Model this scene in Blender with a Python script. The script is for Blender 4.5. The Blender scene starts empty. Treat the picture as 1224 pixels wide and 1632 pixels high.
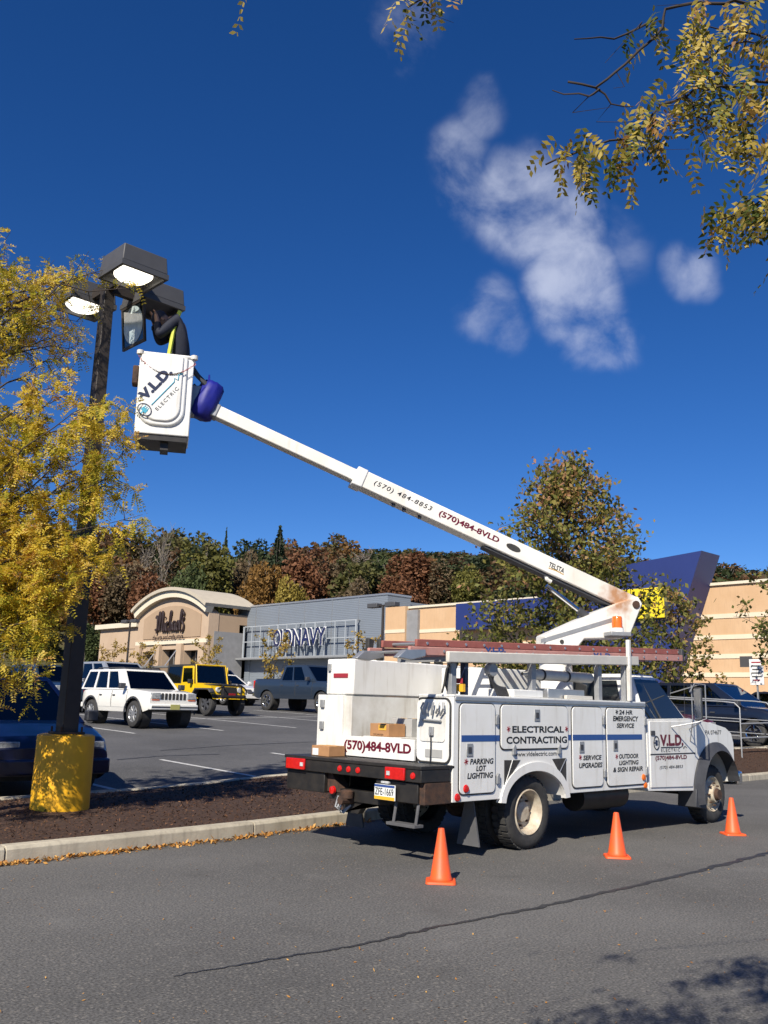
import bpy, bmesh, math, random
import numpy as np
from mathutils import Vector, Matrix
random.seed(7); rng = np.random.default_rng(7)
R_ = math.radians
scene = bpy.context.scene
COL = scene.collection

# ---------------------------------------------------------------- camera, sky, sun, exposure
YAW, PITCH, ROLL = 0.806, 0.2039, 0.0271
_fw = Vector((math.cos(YAW), math.sin(YAW), 0)); _rt = Vector((math.sin(YAW), -math.cos(YAW), 0)); _up = Vector((0, 0, 1))
_F = _fw*math.cos(PITCH) + _up*math.sin(PITCH); _U0 = _up*math.cos(PITCH) - _fw*math.sin(PITCH)
_R = _rt*math.cos(ROLL) + _U0*math.sin(ROLL); _U = _U0*math.cos(ROLL) - _rt*math.sin(ROLL)
cd = bpy.data.cameras.new('camera'); cam = bpy.data.objects.new('camera', cd); COL.objects.link(cam)
cd.sensor_fit = 'VERTICAL'; cd.sensor_height = 24; cd.lens = 24*1479/1632; cd.clip_start = .05; cd.clip_end = 3000
cam.matrix_world = Matrix(((_R.x, _U.x, -_F.x, 0), (_R.y, _U.y, -_F.y, 0), (_R.z, _U.z, -_F.z, 1.53), (0, 0, 0, 1)))
scene.camera = cam

SUN_AZ = R_(26); SUN_EL = R_(39)          # shadows run along (cos 26, sin 26)
sun_to = Vector((-math.cos(SUN_AZ)*math.cos(SUN_EL), -math.sin(SUN_AZ)*math.cos(SUN_EL), math.sin(SUN_EL)))
sl = bpy.data.lights.new('sun', 'SUN'); sl.energy = 4.6; sl.angle = R_(.53); sl.color = (1, .92, .79)
so = bpy.data.objects.new('sun', sl); COL.objects.link(so); so.rotation_euler = sun_to.to_track_quat('Z', 'Y').to_euler()
so.location = (0, 0, 40)

world = bpy.data.worlds.new('World'); scene.world = world; world.use_nodes = True
wt = world.node_tree; wt.nodes.clear()
def wn(t, **k):
    n = wt.nodes.new(t)
    for a, b in k.items(): setattr(n, a, b)
    return n
def wl(a, b): wt.links.new(a, b)
def wmath(op, a, b=None, clamp=False):
    n = wn('ShaderNodeMath', operation=op, use_clamp=clamp)
    for i, v in enumerate((a, b)):
        if v is None: continue
        if isinstance(v, (int, float)): n.inputs[i].default_value = v
        else: wl(v, n.inputs[i])
    return n.outputs[0]
sky = wn('ShaderNodeTexSky', sky_type='NISHITA'); sky.sun_disc = False
sky.sun_elevation = SUN_EL; sky.sun_rotation = math.atan2(sun_to.x, sun_to.y)
sky.altitude = 800; sky.air_density = .8; sky.dust_density = .1; sky.ozone_density = 5.5
# the deep, saturated autumn blue of the photograph
hsv = wn('ShaderNodeHueSaturation'); hsv.inputs['Saturation'].default_value = 1.23; hsv.inputs['Value'].default_value = .78
hsv.inputs['Hue'].default_value = .510
wl(sky.outputs[0], hsv.inputs['Color'])
geo = wn('ShaderNodeTexCoord')
D = geo.outputs['Generated']
# wisps: a warped direction, lobes round a few fixed compass directions, broken up by noise
nz = wn('ShaderNodeTexNoise'); nz.inputs['Scale'].default_value = 9; nz.inputs['Detail'].default_value = 3; wl(D, nz.inputs['Vector'])
sub = wn('ShaderNodeVectorMath', operation='SUBTRACT'); wl(nz.outputs['Color'], sub.inputs[0]); sub.inputs[1].default_value = (.5, .5, .5)
scl = wn('ShaderNodeVectorMath', operation='SCALE'); wl(sub.outputs[0], scl.inputs[0]); scl.inputs['Scale'].default_value = .06
wd = wn('ShaderNodeVectorMath', operation='ADD'); wl(D, wd.inputs[0]); wl(scl.outputs[0], wd.inputs[1])
nrm = wn('ShaderNodeVectorMath', operation='NORMALIZE'); wl(wd.outputs[0], nrm.inputs[0])
lobes = [((.6235, .5205, .583), .018, .42), ((.6297, .53, .5679), .024, .5), ((.6276, .5566, .5444), .030, .6), ((.6405, .5652, .5205), .030, .65), ((.6509, .568, .5037), .030, .6), ((.6841, .5338, .4971), .042, .95),
         ((.7045, .519, .484), .044, 1.0), ((.7206, .5063, .4737), .040, .95), ((.7401, .513, .4348), .036, 1.0), ((.752, .510, .417), .034, .95), ((.7639, .5069, .3994), .032, .85), ((.7817, .5004, .3721), .032, .85),
         ((.7113, .5801, .397), .030, .66), ((.722, .571, .391), .026, .6), ((.7, .592, .399), .022, .5), ((.8067, .4067, .4288), .024, .62), ((.797, .420, .434), .020, .52), ((.815, .398, .421), .018, .5), ((.5473, .5551, .6263), .036, .52), ((.536, .572, .621), .022, .45), ((.7529, .476, .4545), .036, .42),
         ((-.5, .7, .5), .06, .6), ((.2, -.9, .4), .07, .6), ((-.75, -.2, .62), .05, .5), ((.93, -.2, .32), .05, .6)]
tot = None
for d, r, w in lobes:
    v = Vector(d).normalized()
    dt = wn('ShaderNodeVectorMath', operation='DOT_PRODUCT'); wl(nrm.outputs[0], dt.inputs[0]); dt.inputs[1].default_value = v
    mr = wn('ShaderNodeMapRange', interpolation_type='SMOOTHSTEP'); wl(dt.outputs['Value'], mr.inputs['Value'])
    mr.inputs['From Min'].default_value = math.cos(r*1.6); mr.inputs['From Max'].default_value = math.cos(r*.12)
    mr.inputs['To Max'].default_value = w
    tot = mr.outputs[0] if tot is None else wmath('MAXIMUM', tot, mr.outputs[0])
n2 = wn('ShaderNodeTexNoise'); n2.inputs['Scale'].default_value = 13; n2.inputs['Detail'].default_value = 10; n2.inputs['Roughness'].default_value = .57; n2.inputs['Distortion'].default_value = .25
stt = wn('ShaderNodeVectorMath', operation='MULTIPLY'); wl(D, stt.inputs[0]); stt.inputs[1].default_value = (1, 1, 1.15)
wl(stt.outputs[0], n2.inputs['Vector'])
ero = wmath('MULTIPLY', wmath('SUBTRACT', n2.outputs['Fac'], .5), 3.9)
dens = wmath('ADD', wmath('MULTIPLY', tot, 1.15), wmath('ADD', ero, -.4))
gate = wn('ShaderNodeMapRange', interpolation_type='SMOOTHSTEP'); wl(tot, gate.inputs['Value']); gate.inputs['From Min'].default_value = 0; gate.inputs['From Max'].default_value = .85
soft = wn('ShaderNodeMapRange', interpolation_type='SMOOTHSTEP'); wl(dens, soft.inputs['Value']); soft.inputs['From Min'].default_value = -.45; soft.inputs['From Max'].default_value = 1.5; soft.inputs['To Max'].default_value = .58
cm = wmath('MULTIPLY', soft.outputs[0], gate.outputs[0], True)
mixc = wn('ShaderNodeMix', data_type='RGBA'); wl(cm, mixc.inputs['Factor']); wl(hsv.outputs[0], mixc.inputs['A']); mixc.inputs['B'].default_value = (5.6, 5.9, 6.9, 1)
bg = wn('ShaderNodeBackground'); bg.inputs['Strength'].default_value = .10; wl(mixc.outputs['Result'], bg.inputs['Color'])
wo = wn('ShaderNodeOutputWorld'); wl(bg.outputs[0], wo.inputs['Surface'])

vs = scene.view_settings; vs.view_transform = 'Standard'; vs.look = 'None'; vs.exposure = .55; vs.gamma = 1; vs.use_curve_mapping = False
scene.cycles.max_bounces = 6; scene.cycles.transparent_max_bounces = 8; scene.cycles.diffuse_bounces = 3
scene.cycles.caustics_reflective = False; scene.cycles.caustics_refractive = False

# ---------------------------------------------------------------- materials
MATS = {}
def mat(name, rgb, rough=.5, metal=0., var=0., vscale=3., bump=0., bscale=60., coat=0., rgb2=None, spec=.5, emit=0., detail=6):
    """procedural material: base colour broken up by noise towards rgb2 (or a darker shade), fine bump"""
    m = bpy.data.materials.new(name); m.use_nodes = True; nt = m.node_tree; b = nt.nodes['Principled BSDF']
    b.inputs['Base Color'].default_value = (*rgb, 1); b.inputs['Roughness'].default_value = rough; b.inputs['Metallic'].default_value = metal
    b.inputs['Specular IOR Level'].default_value = spec
    if coat: b.inputs['Coat Weight'].default_value = coat; b.inputs['Coat Roughness'].default_value = .06
    if emit: b.inputs['Emission Color'].default_value = (*rgb, 1); b.inputs['Emission Strength'].default_value = emit
    if var or bump:
        tc = nt.nodes.new('ShaderNodeTexCoord')
    if var:
        n = nt.nodes.new('ShaderNodeTexNoise'); n.inputs['Scale'].default_value = vscale; n.inputs['Detail'].default_value = detail; n.inputs['Roughness'].default_value = .62
        nt.links.new(tc.outputs['Object'], n.inputs['Vector'])
        r = nt.nodes.new('ShaderNodeMapRange'); r.inputs['From Min'].default_value = .32; r.inputs['From Max'].default_value = .7
        nt.links.new(n.outputs['Fac'], r.inputs['Value'])
        x = nt.nodes.new('ShaderNodeMix'); x.data_type = 'RGBA'; x.inputs['A'].default_value = (*rgb, 1)
        x.inputs['B'].default_value = (*(rgb2 or tuple(c*(1-var) for c in rgb)), 1)
        nt.links.new(r.outputs[0], x.inputs['Factor']); nt.links.new(x.outputs['Result'], b.inputs['Base Color'])
    if bump:
        n = nt.nodes.new('ShaderNodeTexNoise'); n.inputs['Scale'].default_value = bscale; n.inputs['Detail'].default_value = 4
        nt.links.new(tc.outputs['Object'], n.inputs['Vector'])
        bp = nt.nodes.new('ShaderNodeBump'); bp.inputs['Strength'].default_value = bump; bp.inputs['Distance'].default_value = .01
        nt.links.new(n.outputs['Fac'], bp.inputs['Height']); nt.links.new(bp.outputs[0], b.inputs['Normal'])
    MATS[name] = m
    return m
def nodes(m): return m.node_tree.nodes, m.node_tree.links, m.node_tree.nodes['Principled BSDF']

M = dict(
 white=mat('truck_white', (.80, .80, .78), .32, var=.10, vscale=2.2, coat=.25, rgb2=(.72, .71, .67)),
 white2=mat('white_dirty', (.74, .74, .71), .45, var=.2, vscale=3.5, rgb2=(.55, .53, .48), bump=.03),
 boomw=mat('boom_white', (.82, .81, .77), .38, var=.12, vscale=1.7, rgb2=(.70, .66, .58)),
 alu=mat('aluminium', (.50, .51, .52), .38, .7, var=.15, vscale=9),
 galv=mat('galvanised', (.36, .37, .38), .5, .35, var=.2, vscale=12),
 chrome=mat('chrome', (.8, .8, .8), .12, 1.),
 black=mat('black_paint', (.009, .009, .010), .5, var=.5, vscale=7, rgb2=(.030, .026, .022), bump=.06),
 rubber=mat('rubber', (.022, .022, .023), .8, var=.3, vscale=14, rgb2=(.05, .048, .045), bump=.2, bscale=50),
 flap=mat('mudflap', (.10, .10, .105), .75, var=.25, vscale=6),
 plastic=mat('dark_plastic', (.055, .057, .065), .6, var=.3, vscale=8),
 rust=mat('rusty_steel', (.09, .045, .026), .85, var=.6, vscale=14, rgb2=(.03, .02, .017), bump=.3),
 cream=mat('rim_cream', (.60, .55, .44), .5, var=.4, vscale=9, rgb2=(.33, .25, .17), bump=.05),
 red=mat('lens_red', (.62, .012, .01), .18, coat=.6, var=.25, vscale=30),
 amber=mat('lens_amber', (.85, .17, .012), .2, coat=.6, var=.2, vscale=30),
 clear=mat('lens_clear', (.62, .64, .64), .1, coat=.7, var=.4, vscale=25),
 carlens=mat('car_lens', (.20, .21, .22), .08, coat=.8, var=.5, vscale=20, rgb2=(.45, .46, .46)),
 glass=mat('dark_glass', (.012, .016, .018), .04, coat=.5, spec=.7),
 maroon=mat('maroon_paint', (.13, .007, .022), .35),
 navyink=mat('navy_ink', (.012, .02, .06), .4), blackink=mat('black_ink', (.014, .014, .016), .45),
 stripe=mat('blue_stripe', (.022, .075, .26), .38), cyan=mat('cyan_ink', (.06, .36, .50), .45),
 redink=mat('red_ink', (.33, .03, .045), .45),
 orange=mat('cone_orange', (.94, .115, .016), .5, var=.3, vscale=11, rgb2=(.66, .10, .035), bump=.05),
 yellow=mat('base_yellow', (.88, .47, .012), .55, var=.22, vscale=3, rgb2=(.76, .37, .010), bump=.06),
 pole=mat('bronze_pole', (.020, .016, .014), .6, var=.35, vscale=5, rgb2=(.038, .030, .026)),
 head=mat('lamp_housing', (.075, .075, .08), .55, var=.15, vscale=4),
 ladder=mat('fibreglass_red', (.36, .115, .095), .65, var=.3, vscale=8, rgb2=(.26, .085, .065)),
 ladderl=mat('fibreglass_faded', (.55, .28, .24), .65, var=.25, vscale=8, rgb2=(.44, .21, .175)),
 pvc=mat('pvc_cream', (.66, .63, .56), .45, var=.18, vscale=5),
 card=mat('cardboard', (.42, .22, .10), .8, var=.18, vscale=9), tape=mat('tape_yellow', (.75, .42, .06), .4),
 greybox=mat('grey_carton', (.38, .38, .37), .8, var=.1, vscale=9),
 bag=mat('blue_vinyl', (.008, .012, .24), .55, var=.3, vscale=6),
 kerb=mat('kerb_concrete', (.50, .45, .35), .85, var=.35, vscale=3.2, rgb2=(.36, .32, .245), bump=.25, bscale=45),
 walk=mat('pavement_concrete', (.46, .44, .40), .85, var=.2, vscale=1.5, bump=.15),
 paint_line=mat('road_paint', (.66, .66, .64), .7, var=.5, vscale=9, rgb2=(.40, .40, .39)),
 tar=mat('crack_sealer', (.020, .020, .021), .55, var=.4, vscale=10, rgb2=(.045, .044, .042)),
 bark=mat('bark', (.075, .055, .042), .9, var=.5, vscale=9, rgb2=(.035, .026, .021), bump=.5, bscale=35),
 twig=mat('twig', (.040, .030, .026), .85, var=.4, vscale=12),
 greybark=mat('grey_bark', (.22, .19, .16), .9, var=.4, vscale=4),
 tan=mat('tan_block', (.60, .40, .235), .85, var=.14, vscale=.8, rgb2=(.54, .345, .19), bump=.1, bscale=12),
 tan2=mat('stucco', (.50, .375, .265), .9, var=.1, vscale=.6, rgb2=(.45, .33, .23), bump=.1, bscale=20),
 tan3=mat('stucco_dark', (.40, .285, .19), .9, var=.1, vscale=.6, bump=.1, bscale=20),
 band=mat('cream_band', (.74, .62, .46), .85, var=.08, vscale=2),
 trim=mat('cream_trim', (.70, .63, .49), .8, var=.08, vscale=2),
 roofm=mat('pale_roof', (.52, .46, .36), .7, var=.12, vscale=2),
 lattice=mat('lattice_grey', (.40, .43, .46), .5, var=.1, vscale=2),
 stone=mat('grey_block', (.27, .27, .275), .85, var=.2, vscale=2),
 bluebb=mat('blue_panel', (.020, .036, .16), .5, var=.15, vscale=.4),
 yellowbb=mat('yellow_panel', (.80, .62, .02), .5),
 signwhite=mat('sign_white', (.80, .80, .80), .5), signnavy=mat('sign_navy', (.015, .022, .09), .45), signbrown=mat('sign_brown', (.028, .016, .016), .45),
 shop=mat('shop_glass', (.018, .020, .022), .08, spec=.6),
 skin=mat('skin', (.30, .16, .10), .55), jacket=mat('navy_jacket', (.008, .012, .03), .8, var=.4, vscale=9, bump=.2, bscale=25),
 hivis=mat('harness_yellow', (.62, .66, .07), .6), trousers=mat('work_trousers', (.03, .035, .05), .85, var=.3, vscale=9),
)
def streaks(m, dirt, lo=.55, hi=.8, strength=.5):
    '''rain streaks and grime: noise stretched along z, mixed over the base colour'''
    n, l, b = nodes(m); src = b.inputs['Base Color'].links[0].from_socket
    tc = n.new('ShaderNodeTexCoord'); mp = n.new('ShaderNodeMapping'); mp.inputs['Scale'].default_value = (9, 9, 1.1); l.new(tc.outputs['Object'], mp.inputs['Vector'])
    a = n.new('ShaderNodeTexNoise'); a.inputs['Scale'].default_value = 1.6; a.inputs['Detail'].default_value = 7; l.new(mp.outputs[0], a.inputs['Vector'])
    r = n.new('ShaderNodeMapRange'); r.inputs['From Min'].default_value = lo; r.inputs['From Max'].default_value = hi; r.inputs['To Max'].default_value = strength; l.new(a.outputs['Fac'], r.inputs['Value'])
    x = n.new('ShaderNodeMix'); x.data_type = 'RGBA'; x.inputs['B'].default_value = (*dirt, 1); l.new(r.outputs[0], x.inputs['Factor']); l.new(src, x.inputs['A']); l.new(x.outputs['Result'], b.inputs['Base Color'])
streaks(M['white'], (.42, .38, .31)); streaks(M['white2'], (.35, .29, .22)); streaks(M['boomw'], (.40, .30, .20), .6, .85, .45); streaks(M['kerb'], (.22, .19, .15), .5, .75, .6); streaks(M['tan'], (.42, .28, .17), .5, .8, .4); streaks(M['tan2'], (.33, .25, .18), .5, .8, .4); streaks(M['yellow'], (.40, .22, .02), .58, .8, .55)
# glossy car paints
def paint(n, c, r=.28): M[n] = mat(n, c, r, coat=.7, var=.05, vscale=1.5)
paint('p_white', (.78, .77, .72)); paint('p_yellow', (.78, .50, .008)); paint('p_slate', (.022, .034, .055)); paint('p_blue', (.0015, .004, .028)); paint('p_black', (.008, .011, .022))
paint('p_maroon', (.11, .006, .018)); paint('p_silver', (.26, .28, .31)); paint('p_navy', (.012, .02, .05)); paint('p_teal', (.02, .035, .055)); paint('p_red', (.30, .015, .015))
def autoglass():
    m = bpy.data.materials.new('auto_glass'); m.use_nodes = True; n = m.node_tree.nodes; l = m.node_tree.links; n.clear()
    out = n.new('ShaderNodeOutputMaterial'); tr = n.new('ShaderNodeBsdfTransparent'); tr.inputs[0].default_value = (.34, .39, .37, 1); g = n.new('ShaderNodeBsdfGlossy'); g.inputs['Roughness'].default_value = .03; g.inputs['Color'].default_value = (.9, .95, 1, 1)
    fr = n.new('ShaderNodeFresnel'); fr.inputs['IOR'].default_value = 1.55; mx = n.new('ShaderNodeMixShader'); l.new(fr.outputs[0], mx.inputs[0]); l.new(tr.outputs[0], mx.inputs[1]); l.new(g.outputs[0], mx.inputs[2]); l.new(mx.outputs[0], out.inputs['Surface']); return m
M['autoglass'] = autoglass()
M['seat'] = mat('seat_fabric', (.055, .055, .06), .9, var=.2, vscale=8)
M['softtop'] = mat('soft_top', (.02, .021, .023), .85, bump=.2)
M['nj'] = mat('plate_pale_yellow', (.42, .40, .13), .5); M['platew'] = mat('plate_white', (.74, .76, .74), .45); M['platey'] = mat('plate_gold', (.75, .42, .03), .45); M['plateb'] = mat('plate_blue', (.03, .07, .25), .45)
M['lamp_lit'] = mat('lit_lens', (1, .93, .80), .3, emit=1.7)

def asphalt(name, base, fleck):
    m = mat(name, base, .88, spec=.35); n, l, b = nodes(m)
    tc = n.new('ShaderNodeTexCoord')
    a = n.new('ShaderNodeTexNoise'); a.inputs['Scale'].default_value = .35; a.inputs['Detail'].default_value = 5; l.new(tc.outputs['Object'], a.inputs['Vector'])
    c = n.new('ShaderNodeTexNoise'); c.inputs['Scale'].default_value = 62; c.inputs['Detail'].default_value = 3; l.new(tc.outputs['Object'], c.inputs['Vector'])
    v = n.new('ShaderNodeTexVoronoi'); v.inputs['Scale'].default_value = 75; l.new(tc.outputs['Object'], v.inputs['Vector'])
    x1 = n.new('ShaderNodeMix'); x1.data_type = 'RGBA'; x1.inputs['A'].default_value = (*[k*.84 for k in base], 1); x1.inputs['B'].default_value = (*[k*1.18 for k in base], 1)
    r1 = n.new('ShaderNodeMapRange'); r1.inputs['From Min'].default_value = .35; r1.inputs['From Max'].default_value = .65; l.new(a.outputs['Fac'], r1.inputs['Value']); l.new(r1.outputs[0], x1.inputs['Factor'])
    # aggregate: pale and dark stones
    r2 = n.new('ShaderNodeMapRange'); r2.inputs['From Min'].default_value = .3; r2.inputs['From Max'].default_value = .75; r2.inputs['To Min'].default_value = .45; r2.inputs['To Max'].default_value = 1.62; l.new(c.outputs['Fac'], r2.inputs['Value'])
    mul = n.new('ShaderNodeMix'); mul.data_type = 'RGBA'; mul.blend_type = 'MULTIPLY'; mul.inputs['Factor'].default_value = 1
    l.new(x1.outputs['Result'], mul.inputs['A']); l.new(r2.outputs[0], mul.inputs['B'])
    sep = n.new('ShaderNodeSeparateColor'); l.new(v.outputs['Color'], sep.inputs[0])
    r3 = n.new('ShaderNodeMapRange'); r3.inputs['From Min'].default_value = .90; r3.inputs['From Max'].default_value = .97; l.new(sep.outputs[0], r3.inputs['Value'])
    x2 = n.new('ShaderNodeMix'); x2.data_type = 'RGBA'; x2.inputs['B'].default_value = (*fleck, 1)
    l.new(r3.outputs[0], x2.inputs['Factor']); l.new(mul.outputs['Result'], x2.inputs['A']); l.new(x2.outputs['Result'], b.inputs['Base Color'])
    # stains, worn lanes and oil spots
    st = n.new('ShaderNodeTexNoise'); st.inputs['Scale'].default_value = 1.3; st.inputs['Detail'].default_value = 8; st.inputs['Roughness'].default_value = .7; l.new(tc.outputs['Object'], st.inputs['Vector'])
    r4 = n.new('ShaderNodeMapRange'); r4.inputs['From Min'].default_value = .56; r4.inputs['From Max'].default_value = .72; r4.inputs['To Max'].default_value = .42; l.new(st.outputs['Fac'], r4.inputs['Value'])
    x3 = n.new('ShaderNodeMix'); x3.data_type = 'RGBA'; x3.inputs['B'].default_value = (*[k*.5 for k in base], 1); l.new(r4.outputs[0], x3.inputs['Factor']); l.new(x2.outputs['Result'], x3.inputs['A'])
    r5 = n.new('ShaderNodeMapRange'); r5.inputs['From Min'].default_value = .44; r5.inputs['From Max'].default_value = .30; r5.inputs['To Max'].default_value = .35; l.new(st.outputs['Fac'], r5.inputs['Value'])
    x4 = n.new('ShaderNodeMix'); x4.data_type = 'RGBA'; x4.inputs['B'].default_value = (*[k*1.6 for k in base], 1); l.new(r5.outputs[0], x4.inputs['Factor']); l.new(x3.outputs['Result'], x4.inputs['A']); l.new(x4.outputs['Result'], b.inputs['Base Color'])
    bp = n.new('ShaderNodeBump'); bp.inputs['Strength'].default_value = .55; bp.inputs['Distance'].default_value = .006
    l.new(c.outputs['Fac'], bp.inputs['Height']); l.new(bp.outputs[0], b.inputs['Normal'])
    return m
M['asphalt'] = asphalt('road_asphalt', (.112, .109, .104), (.18, .168, .15))
M['asphalt2'] = asphalt('lot_asphalt', (.090, .090, .092), (.16, .15, .14))

def leafmat(name, stops, trans=.35, rough=.55, objcol=False):
    """leaf: colour from the per-leaf attribute 'tint' through a ramp; thin, some light passes through"""
    m = bpy.data.materials.new(name); m.use_nodes = True; n = m.node_tree.nodes; l = m.node_tree.links; b = n['Principled BSDF']; out = n['Material Output']
    at = n.new('ShaderNodeAttribute'); at.attribute_name = 'tint'
    if objcol:
        oi = n.new('ShaderNodeObjectInfo')
        cr = n.new('ShaderNodeMapRange'); cr.inputs['To Min'].default_value = .75; cr.inputs['To Max'].default_value = 1.6; l.new(at.outputs['Fac'], cr.inputs['Value'])
        mx = n.new('ShaderNodeMix'); mx.data_type = 'RGBA'; mx.blend_type = 'MULTIPLY'; mx.inputs['Factor'].default_value = 1
        l.new(oi.outputs['Color'], mx.inputs['A']); l.new(cr.outputs[0], mx.inputs['B']); c = mx.outputs['Result']
    else:
        rp = n.new('ShaderNodeValToRGB'); e = rp.color_ramp.elements
        while len(e) > 1: e.remove(e[-1])
        e[0].position = stops[0][0]; e[0].color = (*stops[0][1], 1)
        for p, q in stops[1:]: k = e.new(p); k.color = (*q, 1)
        l.new(at.outputs['Fac'], rp.inputs['Fac']); c = rp.outputs['Color']
    l.new(c, b.inputs['Base Color']); b.inputs['Roughness'].default_value = rough; b.inputs['Specular IOR Level'].default_value = .3
    tr = n.new('ShaderNodeBsdfTranslucent'); l.new(c, tr.inputs['Color'])
    ms = n.new('ShaderNodeMixShader'); ms.inputs[0].default_value = trans; l.new(b.outputs[0], ms.inputs[1]); l.new(tr.outputs[0], ms.inputs[2]); l.new(ms.outputs[0], out.inputs['Surface'])
    return m
M['leaf_locust'] = leafmat('locust_leaf', [(0, (.10, .13, .016)), (.25, (.27, .285, .032)), (.45, (.56, .47, .05)), (.75, (.78, .57, .07)), (.92, (.82, .64, .18)), (1, (.48, .25, .07))], .5)
M['leaf_overhang'] = leafmat('overhang_leaf', [(0, (.05, .085, .016)), (.3, (.15, .16, .028)), (.55, (.42, .33, .06)), (.85, (.64, .49, .13)), (1, (.32, .16, .05))], .42)
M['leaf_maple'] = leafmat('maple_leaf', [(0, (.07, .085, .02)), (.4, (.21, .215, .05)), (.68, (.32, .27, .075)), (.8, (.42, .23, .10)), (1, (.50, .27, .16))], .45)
M['leaf_small'] = leafmat('small_locust_leaf', [(0, (.15, .13, .02)), (.5, (.36, .25, .045)), (1, (.50, .33, .09))], .35)
M['leaf_right'] = leafmat('pale_leaf', [(0, (.06, .085, .02)), (.5, (.15, .16, .04)), (.8, (.28, .22, .06)), (1, (.36, .22, .09))], .35)
M['leaf_far'] = leafmat('far_leaf', None, .25, .7, True)
M['litter'] = leafmat('fallen_leaf', [(0, (.16, .065, .018)), (.5, (.42, .19, .04)), (1, (.62, .38, .12))], .1)
M['chip'] = leafmat('bark_chip', [(0, (.030, .016, .009)), (.6, (.105, .050, .026)), (.9, (.17, .085, .046)), (1, (.28, .18, .11))], 0., .9)
M['mulch'] = mat('mulch', (.072, .036, .020), .95, var=.6, vscale=24, rgb2=(.024, .012, .007), bump=1., bscale=30)
M['grass'] = mat('grass_bank', (.06, .07, .02), .95, var=.5, vscale=.6, rgb2=(.10, .075, .03), bump=.6, bscale=6)

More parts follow.
